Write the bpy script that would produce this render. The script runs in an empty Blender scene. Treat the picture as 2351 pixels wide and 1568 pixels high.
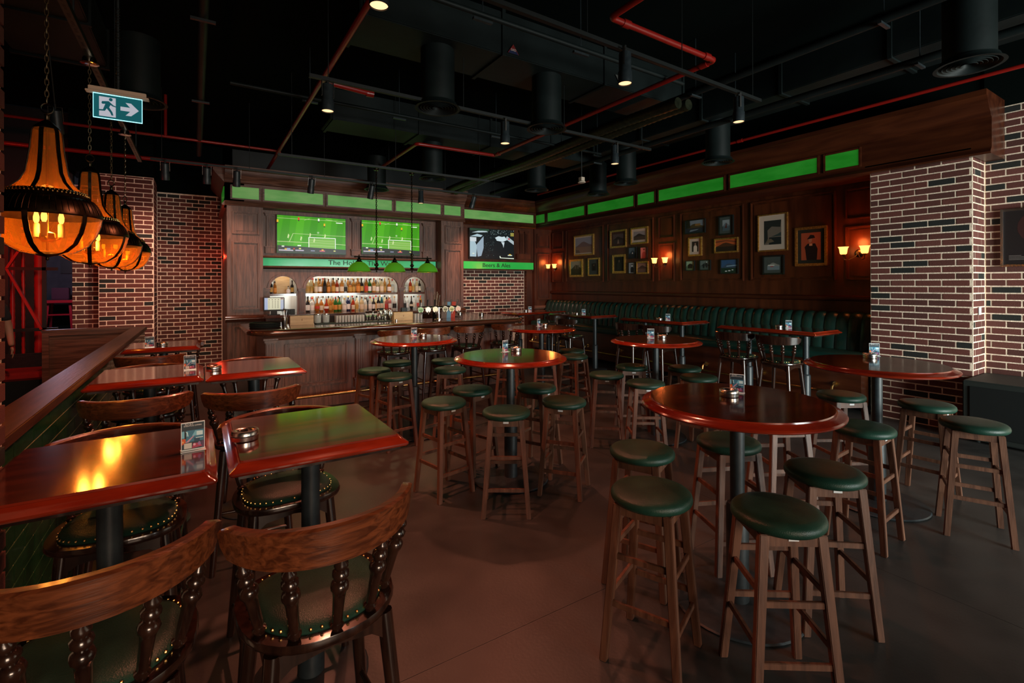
import bpy, bmesh, math, random
from mathutils import Vector, Matrix
random.seed(7)
PI = math.pi
SC = bpy.context.scene
COL = SC.collection

# ---------------------------------------------------------------- camera
cd = bpy.data.cameras.new('camera')
cd.sensor_width = 36.0
cd.lens = 36.0 * 1122.0 / 2351.0
cd.shift_y = -132.0 / 2351.0
cd.clip_start = 0.02
cam = bpy.data.objects.new('camera', cd)
COL.objects.link(cam)
cam.matrix_world = (Matrix.Translation((0, 0, 1.7)) @ Matrix.Rotation(math.radians(-32.6), 4, 'Z')
                    @ Matrix.Rotation(PI / 2, 4, 'X') @ Matrix.Rotation(-0.0035, 4, 'Z'))
SC.camera = cam

# ---------------------------------------------------------------- world, view
w = bpy.data.worlds.new('world')
SC.world = w
w.use_nodes = True
bgn = w.node_tree.nodes['Background']
bgn.inputs[0].default_value = (0.35, 0.75, 0.68, 1)
bgn.inputs[1].default_value = 0.006
SC.view_settings.view_transform = 'Standard'
SC.view_settings.look = 'None'
SC.view_settings.exposure = 0.0
SC.view_settings.gamma = 1.0
SC.view_settings.use_curve_mapping = False


def lamp(name, kind, loc, energy, color, target=None, **kw):
    l = bpy.data.lights.new(name, kind)
    l.energy = energy
    l.color = color
    for k, v in kw.items():
        setattr(l, k, v)
    o = bpy.data.objects.new(name, l)
    COL.objects.link(o)
    o.location = loc
    if target is not None:
        o.rotation_euler = (Vector(target) - Vector(loc)).to_track_quat('-Z', 'Y').to_euler()
    return o


# daylight through the pub's glazed front, behind and to the right of the camera
lamp('front_window_light', 'AREA', (5.0, -4.4, 1.35), 262, (0.92, 1.0, 0.95), (6.9, 3.0, 1.0),
     shape='RECTANGLE', size=3.6, size_y=2.1, spread=math.radians(95))
lamp('left_chair_fill', 'AREA', (0.5, -4.4, 1.5), 30, (1.0, 0.72, 0.52), (0.35, 1.6, 0.95),
     shape='RECTANGLE', size=2.2, size_y=1.8, spread=math.radians(60))  # added warm fill behind the camera for the near chairs' backs


# ---------------------------------------------------------------- helpers
def C(r, g, b):
    def f(c):
        c /= 255.0
        return c / 12.92 if c <= 0.04045 else ((c + 0.055) / 1.055) ** 2.4
    return (f(r), f(g), f(b))


class MB:
    def __init__(s):
        s.v = []; s.f = []; s.m = []

    def add(s, vs, fs, m=0, T=None):
        b = len(s.v)
        for p in vs:
            p = Vector(p)
            s.v.append(tuple(T @ p if T is not None else p))
        for f in fs:
            s.f.append([b + i for i in f]); s.m.append(m)
        return s

    def box(s, x0, y0, z0, x1, y1, z1, m=0, T=None):
        if x0 > x1: x0, x1 = x1, x0
        if y0 > y1: y0, y1 = y1, y0
        if z0 > z1: z0, z1 = z1, z0
        vs = [(x0, y0, z0), (x1, y0, z0), (x1, y1, z0), (x0, y1, z0), (x0, y0, z1), (x1, y0, z1), (x1, y1, z1), (x0, y1, z1)]
        fs = [(0, 3, 2, 1), (4, 5, 6, 7), (0, 1, 5, 4), (1, 2, 6, 5), (2, 3, 7, 6), (3, 0, 4, 7)]
        return s.add(vs, fs, m, T)

    def bar(s, p0, p1, wx, wy, up=(0, 0, 1), m=0):
        """rectangular bar between two points"""
        p0 = Vector(p0); p1 = Vector(p1); d = (p1 - p0).normalized()
        a = d.cross(Vector(up))
        if a.length < 1e-4: a = d.cross(Vector((1, 0, 0)))
        a.normalize(); b = a.cross(d)
        vs = []
        for p in (p0, p1):
            for sx, sy in ((-1, -1), (1, -1), (1, 1), (-1, 1)):
                vs.append(p + a * (sx * wx / 2) + b * (sy * wy / 2))
        return s.add(vs, [(3, 2, 1, 0), (4, 5, 6, 7), (0, 1, 5, 4), (1, 2, 6, 5), (2, 3, 7, 6), (3, 0, 4, 7)], m)

    def hexa(s, bot, top, m=0):
        return s.add(list(bot) + list(top), [(3, 2, 1, 0), (4, 5, 6, 7), (0, 1, 5, 4), (1, 2, 6, 5), (2, 3, 7, 6), (3, 0, 4, 7)], m)

    def lathe(s, prof, n=16, c=(0, 0, 0), m=0, T=None, a0=0.0, a1=2 * PI, cap=True):
        full = abs(a1 - a0 - 2 * PI) < 1e-6
        k = n if full else n + 1
        vs = []; fs = []
        for r, z in prof:
            for i in range(k):
                a = a0 + (a1 - a0) * i / n
                vs.append((c[0] + r * math.cos(a), c[1] + r * math.sin(a), c[2] + z))
        for j in range(len(prof) - 1):
            for i in range(n):
                i2 = (i + 1) % k
                fs.append((j * k + i, j * k + i2, (j + 1) * k + i2, (j + 1) * k + i))
        if full and cap:
            if prof[0][0] > 1e-5: fs.append(tuple(range(k))[::-1])
            if prof[-1][0] > 1e-5: fs.append(tuple((len(prof) - 1) * k + i for i in range(k)))
        return s.add(vs, fs, m, T)

    def cyl(s, p0, p1, r0, r1=None, n=12, m=0):
        if r1 is None: r1 = r0
        p0 = Vector(p0); p1 = Vector(p1)
        T = Matrix.Translation(p0) @ (p1 - p0).to_track_quat('Z', 'Y').to_matrix().to_4x4()
        return s.lathe([(r0, 0), (r1, (p1 - p0).length)], n, m=m, T=T)

    def turned(s, p0, p1, prof, n=10, m=0):
        """lathe profile with z in 0..1 laid from p0 to p1"""
        p0 = Vector(p0); p1 = Vector(p1); L = (p1 - p0).length
        T = Matrix.Translation(p0) @ (p1 - p0).to_track_quat('Z', 'Y').to_matrix().to_4x4()
        return s.lathe([(r, z * L) for r, z in prof], n, m=m, T=T)

    def tube(s, pts, r, n=8, closed=False, m=0):
        P = [Vector(p) for p in pts]; k = len(P); vs = []; fs = []
        prev = None
        for i in range(k):
            if closed: d = P[(i + 1) % k] - P[i - 1]
            else: d = P[min(i + 1, k - 1)] - P[max(i - 1, 0)]
            d.normalize()
            a = (prev - d * prev.dot(d)) if prev is not None else d.cross(Vector((0, 0, 1)))
            if a.length < 1e-3: a = d.cross(Vector((1, 0, 0)))
            a.normalize(); b = d.cross(a); prev = a
            rr = r[i] if isinstance(r, (list, tuple)) else r
            for j in range(n):
                t = 2 * PI * j / n
                vs.append(P[i] + a * (rr * math.cos(t)) + b * (rr * math.sin(t)))
        rng = k if closed else k - 1
        for i in range(rng):
            for j in range(n):
                i2 = (i + 1) % k; j2 = (j + 1) % n
                fs.append((i * n + j, i * n + j2, i2 * n + j2, i2 * n + j))
        if not closed:
            fs.append(tuple(range(n))[::-1]); fs.append(tuple((k - 1) * n + j for j in range(n)))
        return s.add(vs, fs, m)

    def prism(s, poly, axis, lo, hi, m=0):
        """extrude a 2-D polygon: axis x -> poly is (y,z); y -> (x,z); z -> (x,y)"""
        n = len(poly); vs = []
        for t in (lo, hi):
            for a, b in poly:
                vs.append({'x': (t, a, b), 'y': (a, t, b), 'z': (a, b, t)}[axis])
        fs = [tuple(range(n))[::-1], tuple(range(n, 2 * n))]
        for i in range(n):
            fs.append((i, (i + 1) % n, n + (i + 1) % n, n + i))
        return s.add(vs, fs, m)

    def rings(s, rings, m=0, cap=True):
        """loft equal-length closed rings"""
        k = len(rings[0]); vs = [p for r in rings for p in r]; fs = []
        for j in range(len(rings) - 1):
            for i in range(k):
                fs.append((j * k + i, j * k + (i + 1) % k, (j + 1) * k + (i + 1) % k, (j + 1) * k + i))
        if cap:
            fs.append(tuple(range(k))[::-1]); fs.append(tuple((len(rings) - 1) * k + i for i in range(k)))
        return s.add(vs, fs, m)

    def sphere(s, c, r, n=8, m=0, sz=1.0):
        prof = [(max(1e-6, r * math.sin(PI * i / (n // 2 + 1))), -r * sz * math.cos(PI * i / (n // 2 + 1))) for i in range(n // 2 + 2)]
        return s.lathe(prof, n, c, m)

    def mesh(s, name, mats, smooth=40, bevel=0):
        me = bpy.data.meshes.new(name)
        me.from_pydata(s.v, [], s.f)
        if bevel or True:
            bm = bmesh.new(); bm.from_mesh(me)
            bm.faces.ensure_lookup_table()
            for i, f in enumerate(bm.faces): f.material_index = s.m[i] if i < len(s.m) else 0
            if bevel:
                ed = [e for e in bm.edges if len(e.link_faces) == 2 and e.calc_face_angle(0) > 0.5]
                bmesh.ops.bevel(bm, geom=ed, offset=bevel, segments=2, affect='EDGES', clamp_overlap=True)
            bmesh.ops.recalc_face_normals(bm, faces=bm.faces)
            bm.to_mesh(me); bm.free()
        if not isinstance(mats, (list, tuple)): mats = [mats]
        for m in mats: me.materials.append(m)
        if smooth:
            me.polygons.foreach_set('use_smooth', [True] * len(me.polygons))
            me.set_sharp_from_angle(angle=math.radians(smooth))
        me.update()
        return me

    def build(s, name, mats, parent=None, smooth=40, bevel=0, loc=None, rotz=0):
        return mo(name, s.mesh(name, mats, smooth, bevel), parent, loc, rotz)


def mo(name, me, parent=None, loc=None, rotz=0, scale=None):
    o = bpy.data.objects.new(name, me)
    COL.objects.link(o)
    o.parent = parent
    if loc is not None: o.location = loc
    if rotz: o.rotation_euler = (0, 0, rotz)
    if scale is not None: o.scale = scale
    return o


def tag(o, label=None, cat=None, group=None, kind=None):
    if label: o['label'] = label
    if cat: o['category'] = cat
    if group: o['group'] = group
    if kind: o['kind'] = kind
    return o


def thing(name, label, cat, loc=(0, 0, 0), rotz=0, group=None):
    o = bpy.data.objects.new(name, None)
    COL.objects.link(o)
    o.empty_display_size = 0.1
    o.location = loc
    o.rotation_euler = (0, 0, rotz)
    return tag(o, label, cat, group)


def dup(root, loc, rotz, label=None, group=None):
    r = root.copy(); COL.objects.link(r)
    r.location = loc; r.rotation_euler = (0, 0, rotz)
    if label: r['label'] = label
    if group: r['group'] = group
    for ch in root.children:
        c = ch.copy(); COL.objects.link(c); c.parent = r
        for g in ch.children:
            e = g.copy(); COL.objects.link(e); e.parent = c
    return r


# ---------------------------------------------------------------- materials
def newmat(name):
    m = bpy.data.materials.new(name); m.use_nodes = True
    return m, m.node_tree.nodes, m.node_tree.links, m.node_tree.nodes['Principled BSDF']


def flat(name, col, rough=0.6, metal=0.0, spec=0.5, coat=0.0, emit=None, es=0.0, trans=0.0, ior=1.45, alpha=1.0):
    m, N, L, B = newmat(name)
    B.inputs['Base Color'].default_value = (*col, 1)
    B.inputs['Roughness'].default_value = rough
    B.inputs['Metallic'].default_value = metal
    B.inputs['Specular IOR Level'].default_value = spec
    B.inputs['Coat Weight'].default_value = coat
    B.inputs['Coat Roughness'].default_value = 0.08
    B.inputs['Transmission Weight'].default_value = trans
    B.inputs['IOR'].default_value = ior
    B.inputs['Alpha'].default_value = alpha
    if emit:
        B.inputs['Emission Color'].default_value = (*emit, 1)
        B.inputs['Emission Strength'].default_value = es
    return m


def noisy(name, c1, c2, scale=8.0, stretch=(1, 1, 1), rough=0.5, bump=0.0, bscale=40.0, detail=6, metal=0.0, coat=0.0,
          spec=0.5, rvar=0.0, distort=0.0, lo=0.35, hi=0.65, emit=0.0):
    m, N, L, B = newmat(name)
    tc = N.new('ShaderNodeTexCoord'); mp = N.new('ShaderNodeMapping'); mp.inputs['Scale'].default_value = stretch
    oi = N.new('ShaderNodeObjectInfo'); ad = N.new('ShaderNodeVectorMath'); ad.operation = 'ADD'
    ml = N.new('ShaderNodeVectorMath'); ml.operation = 'SCALE'; ml.inputs['Scale'].default_value = 3.0
    cb = N.new('ShaderNodeCombineXYZ')
    for i in range(3): L.new(oi.outputs['Random'], cb.inputs[i])
    L.new(cb.outputs[0], ml.inputs[0]); L.new(tc.outputs['Object'], ad.inputs[0]); L.new(ml.outputs[0], ad.inputs[1])
    L.new(ad.outputs[0], mp.inputs[0])
    nz = N.new('ShaderNodeTexNoise'); nz.inputs['Scale'].default_value = scale; nz.inputs['Detail'].default_value = detail
    nz.inputs['Distortion'].default_value = distort
    L.new(mp.outputs[0], nz.inputs['Vector'])
    rp = N.new('ShaderNodeValToRGB')
    rp.color_ramp.elements[0].position = lo; rp.color_ramp.elements[1].position = hi
    rp.color_ramp.elements[0].color = (*c1, 1); rp.color_ramp.elements[1].color = (*c2, 1)
    L.new(nz.outputs['Fac'], rp.inputs[0]); L.new(rp.outputs[0], B.inputs['Base Color'])
    B.inputs['Roughness'].default_value = rough
    B.inputs['Metallic'].default_value = metal
    B.inputs['Coat Weight'].default_value = coat
    B.inputs['Coat Roughness'].default_value = 0.1
    B.inputs['Specular IOR Level'].default_value = spec
    if rvar:
        mr = N.new('ShaderNodeMapRange'); mr.inputs[3].default_value = rough - rvar; mr.inputs[4].default_value = rough + rvar
        L.new(nz.outputs['Fac'], mr.inputs[0]); L.new(mr.outputs[0], B.inputs['Roughness'])
    if bump:
        n2 = N.new('ShaderNodeTexNoise'); n2.inputs['Scale'].default_value = bscale; n2.inputs['Detail'].default_value = 4
        L.new(mp.outputs[0], n2.inputs['Vector'])
        bp = N.new('ShaderNodeBump'); bp.inputs['Strength'].default_value = bump; bp.inputs['Distance'].default_value = 0.01
        L.new(n2.outputs['Fac'], bp.inputs['Height']); L.new(bp.outputs[0], B.inputs['Normal'])
    if emit:
        L.new(rp.outputs[0], B.inputs['Emission Color']); B.inputs['Emission Strength'].default_value = emit
    return m


def brickmat(name, tint=1.0):
    m, N, L, B = newmat(name)
    oi = N.new('ShaderNodeObjectInfo'); tc = N.new('ShaderNodeTexCoord')
    rp = N.new('ShaderNodeValToRGB'); rp.color_ramp.interpolation = 'CONSTANT'
    cols = [(0.0, (.014, .015, .013)), (0.11, (.110, .030, .022)), (0.36, (.140, .037, .027)), (0.58, (.090, .027, .020)), (0.8, (.148, .044, .033))]
    while len(rp.color_ramp.elements) < 5: rp.color_ramp.elements.new(0.5)
    for e, (p, c) in zip(rp.color_ramp.elements, cols):
        e.position = p; e.color = (*[x * tint for x in c], 1)
    L.new(oi.outputs['Random'], rp.inputs[0])
    ad = N.new('ShaderNodeVectorMath'); ad.operation = 'ADD'
    L.new(tc.outputs['Object'], ad.inputs[0]); L.new(oi.outputs['Location'], ad.inputs[1])
    nz = N.new('ShaderNodeTexNoise'); nz.inputs['Scale'].default_value = 22; nz.inputs['Detail'].default_value = 7
    L.new(ad.outputs[0], nz.inputs['Vector'])
    mx = N.new('ShaderNodeMix'); mx.data_type = 'RGBA'; mx.blend_type = 'MULTIPLY'; mx.inputs[0].default_value = 0.8
    r2 = N.new('ShaderNodeValToRGB'); r2.color_ramp.elements[0].color = (.45, .42, .4, 1); r2.color_ramp.elements[1].color = (1.35, 1.3, 1.3, 1)
    r2.color_ramp.elements[0].position = .3; r2.color_ramp.elements[1].position = .7
    L.new(nz.outputs['Fac'], r2.inputs[0]); L.new(rp.outputs[0], mx.inputs[6]); L.new(r2.outputs[0], mx.inputs[7])
    L.new(mx.outputs[2], B.inputs['Base Color'])
    B.inputs['Roughness'].default_value = 0.8
    bp = N.new('ShaderNodeBump'); bp.inputs['Strength'].default_value = 0.6; bp.inputs['Distance'].default_value = 0.006
    L.new(nz.outputs['Fac'], bp.inputs['Height']); L.new(bp.outputs[0], B.inputs['Normal'])
    return m


def emis(name, col, s):
    return flat(name, (0.01, 0.01, 0.01), 0.4, emit=col, es=s)


M = {}
M['floor'] = noisy('floor_concrete', (.022, .0215, .0205), (.044, .042, .039), 2.2, rough=.40, bump=.08, bscale=60, rvar=.08, detail=9)
M['ceiling'] = flat('black_ceiling', (.0025, .0045, .004), .95, spec=.05)
M['black'] = flat('black_paint', (.005, .007, .007), .5)
M['blackduct'] = noisy('black_duct', (.0035, .007, .007), (.007, .012, .012), 3, rough=.55, bump=.1, bscale=20, spec=.25)
M['blackmetal'] = noisy('black_powder_metal', (.014, .020, .024), (.022, .030, .034), 30, rough=.42, bump=.05, bscale=200)
M['steel'] = flat('brushed_steel', (.62, .6, .58), .25, 1.0)
M['chrome'] = flat('chrome', (.8, .78, .75), .12, 1.0)
M['brass'] = flat('brass', (.72, .45, .16), .25, 1.0)
M['flex'] = noisy('flexible_duct_foil', (.020, .026, .014), (.045, .050, .028), 20, rough=.4, metal=.6)
M['bronze'] = noisy('aged_bronze', (.045, .034, .024), (.12, .088, .056), 20, rough=.32, metal=1.0)
M['chainmetal'] = flat('old_brass_chain', (.30, .22, .13), .35, 1.0)
M['gold'] = noisy('gilt_frame', (.45, .25, .07), (.75, .48, .16), 40, rough=.35, metal=.9)
M['redpipe'] = flat('red_pipe_paint', (.26, .009, .006), .35, coat=.3)
M['oak'] = noisy('stained_oak', (.075, .031, .020), (.185, .082, .053), 5, (6, 6, .5), rough=.42, bump=.25, bscale=14, distort=.6, detail=8)
M['oakh'] = noisy('stained_oak_horizontal', (.075, .031, .020), (.185, .082, .053), 5, (.5, 6, 6), rough=.42, bump=.25, bscale=14, distort=.6, detail=8)
M['panel'] = noisy('mahogany_panelling', (.042, .0085, .0027), (.092, .021, .0065), 3, (3, 3, .4), rough=.33, bump=.08, bscale=12, distort=.5, detail=8)
M['panely'] = noisy('mahogany_panelling_horizontal', (.034, .0070, .0023), (.072, .017, .0055), 3, (3, .4, 3), rough=.33, bump=.08, bscale=12, distort=.5, detail=8)
M['mahog'] = noisy('lacquered_mahogany', (.045, .0095, .0035), (.115, .023, .0075), 4, (.6, 5, 5), rough=.12, coat=1.0, distort=.4, detail=7)
M['mahogedge'] = noisy('lacquered_mahogany_edge', (.13, .010, .0035), (.25, .022, .006), 4, (1, 1, 5), rough=.16, coat=.6, distort=.4)
M['counter'] = noisy('bar_top_mahogany', (.050, .018, .010), (.11, .036, .018), 4, (.5, 5, 5), rough=.14, coat=.6, distort=.4, detail=7)
M['stoolwood'] = noisy('stool_beech', (.080, .032, .018), (.150, .063, .035), 6, (6, 6, .6), rough=.45, bump=.1, bscale=20, distort=.4, detail=7)
M['chairwood'] = noisy('dark_chair_wood', (.012, .0048, .0032), (.032, .013, .008), 6, (6, 6, .8), rough=.2, coat=.5, distort=.4, detail=7)
M['rail'] = noisy('chair_crest_wood', (.058, .0145, .0050), (.175, .048, .016), 4, (1.0, 16, 16), rough=.3, coat=.25, distort=.8, detail=6, bump=.1, bscale=14)
M['greenleather'] = noisy('green_leather', (.0075, .030, .020), (.015, .051, .034), 9, rough=.36, bump=.18, bscale=260, spec=.28)
M['bench'] = noisy('green_banquette_leather', (.0045, .025, .019), (.008, .038, .029), 6, rough=.32, bump=.1, bscale=200)
M['tile'] = noisy('green_glazed_tile', (.008, .058, .022), (.018, .10, .038), 6, (4, 1, 1), rough=.15, coat=.4)
M['grout'] = flat('tile_grout', (.70, .60, .32), .8)
M['cap'] = noisy('wall_cap_wood', (.045, .014, .007), (.10, .036, .018), 5, (6, .5, 6), rough=.4, bump=.1, bscale=14, distort=.4)
M['mortar'] = noisy('mortar', (.72, .56, .43), (.95, .77, .60), 30, rough=.9, bump=.4, bscale=60)
M['brick'] = brickmat('brick')
M['white'] = flat('white_plastic', (.65, .65, .65), .4)
M['paper'] = flat('white_card', (.75, .73, .7), .5)
M['cream'] = flat('cream_mount', (.52, .42, .33), .8)
M['greymount'] = flat('grey_mount', (.055, .07, .06), .8)
M['darkmount'] = flat('dark_mount', (.018, .02, .013), .7)
M['blackframe'] = flat('black_frame', (.010, .012, .011), .3, coat=.3)
M['plywood'] = noisy('pale_box_wood', (.50, .32, .16), (.62, .42, .22), 5, (1, 6, 6), rough=.55)
M['rubber'] = flat('black_rubber', (.012, .016, .014), .55)
M['mat'] = flat('green_black_bar_mat', (.022, .034, .022), .6)
M['skin'] = flat('skin', (.33, .17, .11), .55)
M['cloth'] = noisy('dark_clothes', (.006, .006, .008), (.014, .013, .016), 20, rough=.9)
M['hair'] = flat('dark_hair', (.012, .008, .006), .5)
M['redvinyl'] = flat('red_vinyl', (.38, .012, .010), .4)
M['redpaint'] = flat('red_paint', (.45, .015, .03), .4)
M['greyroom'] = noisy('grey_plaster', (.05, .06, .075), (.075, .085, .10), 3, rough=.9)
M['lens'] = emis('spot_lens', (1.0, .52, .24), 2.2)
M['lensoff'] = flat('spot_lens_off', (.05, .045, .04), .2)
M['strip_bar'] = noisy('green_lit_glass_bar', (.085, .25, .060), (.135, .29, .085), 2.5, (1, 1, 3), rough=.25, emit=.62)
M['strip_wall'] = noisy('green_lit_glass_wall', (.010, .150, .010), (.018, .185, .016), 2.5, (1, 1, 3), rough=.25, emit=.55)
M['sign'] = noisy('green_lit_sign_glass', (.020, .30, .10), (.055, .42, .21), .8, rough=.12, emit=.55, coat=.4)
M['sign2'] = noisy('green_lit_sign_glass_small', (.012, .26, .04), (.03, .34, .06), .9, rough=.15, emit=.7)
M['ink'] = flat('black_lettering', (.006, .012, .008), .5)
M['amber'] = flat('amber_glass', (1.0, .62, .22), .03, trans=1.0, ior=1.12)
M['bulb'] = emis('warm_bulb', (1.0, .66, .30), 4.0)
M['sconce'] = flat('sconce_glass', (.8, .45, .2), .5, emit=(1.0, .42, .10), es=2.6)
M['shade'] = flat('green_glass_shade', (.03, .24, .02), .12, emit=(.10, .30, .008), es=.42, coat=.5)
M['shadein'] = flat('white_shade_lining', (.8, .75, .6), .5, emit=(1.0, .72, .3), es=1.6)
M['mirror'] = flat('back_bar_mirror', (.85, .86, .84), .04, 1.0)
M['glass'] = flat('clear_glass', (.9, .95, .93), .03, trans=1.0, ior=1.3)
M['led'] = emis('shelf_led', (1.0, .86, .66), 7.0)


PMC = {}


def pm(col, rough=.6):
    k = tuple(round(c, 4) for c in col)
    if k not in PMC: PMC[k] = flat('print_%d' % len(PMC), col, rough)
    return PMC[k]


EMC = {}


def em(col, s=1.0):
    k = tuple(round(c, 4) for c in col) + (s,)
    if k not in EMC: EMC[k] = flat('screen_%d' % len(EMC), (.004, .004, .004), .25, emit=col, es=s)
    return EMC[k]


def text_mesh(body, size, mat, name):
    cu = bpy.data.curves.new(name, 'FONT'); cu.body = body; cu.size = size
    cu.align_x = 'CENTER'; cu.align_y = 'CENTER'; cu.extrude = 0.002
    o = bpy.data.objects.new(name, cu); COL.objects.link(o)
    dg = bpy.context.evaluated_depsgraph_get()
    me = bpy.data.meshes.new_from_object(o.evaluated_get(dg))
    bpy.data.objects.remove(o); bpy.data.curves.remove(cu)
    me.materials.clear(); me.materials.append(mat); me.name = name
    return me


def art(name, w, h, polys, parent, emit=None, eps=0.0006):
    """flat print: polys = [(colour, [(u,v)..])], local frame x right, z up, facing -Y, u,v in 0..1"""
    mb = MB(); mats = []; keys = {}
    for i, (col, pts) in enumerate(polys):
        if col not in keys:
            keys[col] = len(mats); mats.append(em(col, emit) if emit else pm(col))
        mb.add([((u - .5) * w, -eps * (i + 1), (v - .5) * h) for u, v in pts], [tuple(range(len(pts)))], keys[col])
    return mb.build(name, mats, parent, smooth=0)


def R4(u0, v0, u1, v1):
    return [(u0, v0), (u1, v0), (u1, v1), (u0, v1)]


def ell(cu, cv, ru, rv, n=12):
    return [(cu + ru * math.cos(2 * PI * i / n), cv + rv * math.sin(2 * PI * i / n)) for i in range(n)]


ORD = ['first', 'second', 'third', 'fourth', 'fifth', 'sixth', 'seventh', 'eighth', 'ninth', 'tenth', 'eleventh', 'twelfth', 'thirteenth',
       'fourteenth', 'fifteenth', 'sixteenth', 'seventeenth', 'eighteenth', 'nineteenth', 'twentieth', 'twenty-first', 'twenty-second',
       'twenty-third', 'twenty-fourth', 'twenty-fifth', 'twenty-sixth', 'twenty-seventh', 'twenty-eighth', 'twenty-ninth', 'thirtieth',
       'thirty-first', 'thirty-second', 'thirty-third', 'thirty-fourth']
# ================================================================= STRUCTURE
def struct(o):
    o['kind'] = 'structure'
    return o


fl = MB()
xs = [-7, -3.4, -.1, 3.40, 6.9, 10]; ys = [-6, -1.5, 2.02, 5.5, 8.9, 11.3, 14.8, 18.3, 21.8, 27]
for i in range(len(xs) - 1):
    for j in range(len(ys) - 1):
        fl.box(xs[i] + .0012, ys[j] + .0012, -.03, xs[i + 1] - .0012, ys[j + 1] - .0012, 0)
fl.box(-7, -6, -.1, 10, 27, -.006)
struct(fl.build('floor', M['floor'], smooth=0))
struct(MB().box(-7, -6, 4.62, 10, 27, 4.8).build('ceiling', M['ceiling'], smooth=0))

# --- brick walls ------------------------------------------------------------
BL, BH, JT = .237, .0640, .0145
bme = MB().box(-.5, -.5, -.5, .5, .5, .5).mesh('brick', M['brick'], smooth=0)
# slightly worn brick: chamfer the unit cube a little differently per axis
bmb = bmesh.new(); bmb.from_mesh(bme)
bmesh.ops.bevel(bmb, geom=list(bmb.edges), offset=.03, segments=1, affect='EDGES'); bmb.to_mesh(bme); bmb.free()


def bricks(parent, axis, pos, sgn, u0, u1, z0, z1, bl=BL, phase=0.0, skip=None, proud=.0032):
    """running-bond face; axis = direction the face runs along, pos = wall face, sgn = outward normal sign"""
    ch = BH + JT; row = 0; z = z0
    while z + .02 < z1:
        h = min(BH, z1 - z)
        u = u0 - (bl + JT) * (phase if row % 2 == 0 else (phase + .5) % 1.0)
        while u < u1:
            a = max(u, u0); b = min(u + bl, u1)
            if b - a > .025 and not (skip and skip((a + b) / 2, z + h / 2)):
                pr = proud + random.uniform(-.0012, .0012)
                c = pos + sgn * (pr / 2 - .01)
                t = pr + .02
                jz = random.uniform(-.0012, .0012)
                if axis == 'x': mo('brick', bme, parent, ((a + b) / 2, c, z + h / 2 + jz), 0, (b - a, t, h))
                else: mo('brick', bme, parent, (c, (a + b) / 2, z + h / 2 + jz), 0, (t, b - a, h))
            u += bl + JT
        z += ch; row += 1


# right brick pillar and the brick wall beyond it
wp = struct(MB().box(7.3, 1.83, 0, 7.95, 2.82, 3.14).build('wall_right_pillar', M['mortar'], smooth=0))
bricks(wp, 'y', 7.3, -1, 1.838, 2.812, .012, 3.13, phase=.42)
bricks(wp, 'x', 1.83, -1, 7.312, 7.70, .012, 3.13, bl=.20, phase=.2)
struct(MB().box(7.72, -5.5, 3.70, 7.95, 1.83, 4.6).build('wall_right_upper', M['ceiling'], smooth=0))
wf = struct(MB().box(7.72, -5.5, 0, 7.95, 1.83, 3.70).build('wall_right_front', M['mortar'], smooth=0))
bricks(wf, 'y', 7.72, -1, .35, 1.82, .012, 3.69, phase=.3)
# right panelled wall
wr = struct(MB().box(7.75, 2.82, 0, 7.95, 10.5, 3.70).build('wall_right', M['panel'], smooth=0))
struct(MB().box(7.75, 1.83, 3.70, 7.95, 10.5, 4.6).build('wall_right_top', M['ceiling'], smooth=0))


def frame_y(parent, y0, y1, z0, z1, x=7.75, w=.026, d=.028):
    m = MB()
    for a, b, c, e in ((y0, y0 + w, z0, z1), (y1 - w, y1, z0, z1), (y0 + w, y1 - w, z0, z0 + w), (y0 + w, y1 - w, z1 - w, z1)):
        m.box(x - d, a, c, x + .005, b, e)
    m.build('panel_moulding', M['panel'], parent, bevel=.006)
    MB().box(x - .009, y0 + .05, z0 + .05, x + .005, y1 - .05, z1 - .05).build('raised_panel', M['panel'], parent, smooth=0, bevel=.004)


for y0, y1 in ((9.70, 10.14), (6.265, 6.66), (2.90, 3.30)):
    frame_y(wr, y0, y1, 2.59, 3.03); frame_y(wr, y0, y1, 1.74, 2.495)
for y0, y1 in ((8.24, 9.58), (6.785, 8.11), (4.84, 6.13), (3.42, 4.715)):
    frame_y(wr, y0, y1, 1.74, 3.04)
MB().prism([(7.76, 1.44), (7.735, 1.44), (7.70, 1.455), (7.692, 1.48), (7.70, 1.505), (7.735, 1.52), (7.76, 1.52)], 'y', 2.83, 10.18).build('dado_rail', M['panely'], wr)

# left brick pillar, back-left wall, far-left arch wall, near-left column
wlp = struct(MB().box(-1.42, 10.6, 0, -.672, 11.3, 3.58).build('wall_left_pillar', M['mortar'], smooth=0))
bricks(wlp, 'x', 10.6, -1, -1.412, -.68, .012, 3.57, phase=.1)
bricks(wlp, 'y', -.672, 1, 10.61, 11.29, .012, 3.57, bl=.2, phase=.3)
wbl = struct(MB().box(-.9, 12.0, 0, .6, 12.2, 3.56).build('wall_back_left', M['mortar'], smooth=0))
bricks(wbl, 'x', 12.0, -1, -.70, .39, .012, 3.55, bl=.2, phase=.25)
wal = struct(MB().box(-1.80, 10.9, 0, -1.42, 11.1, 3.4).build('wall_left_arch', M['mortar'], smooth=0))
bricks(wal, 'x', 10.9, -1, -1.80, -1.43, .9, 3.38, bl=.2, phase=.25)
wlc = struct(MB().box(-1.15, 1.9, 0, -.63, 2.59, 4.6).build('wall_left_column', M['mortar'], smooth=0))
bricks(wlc, 'y', -.63, 1, 2.12, 2.585, .012, 4.0, phase=.6, proud=.012)
# walls closing the back
struct(MB().box(.42, 12.0, 0, 8, 12.2, 4.6).build('wall_back', M['black'], smooth=0))
struct(MB().box(-.9, 12.0, 3.56, .6, 12.2, 4.6).build('wall_back_upper', M['ceiling'], smooth=0))
struct(MB().box(-1.8, 10.62, 3.58, -.672, 11.3, 4.6).build('wall_left_upper', M['ceiling'], smooth=0))

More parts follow.
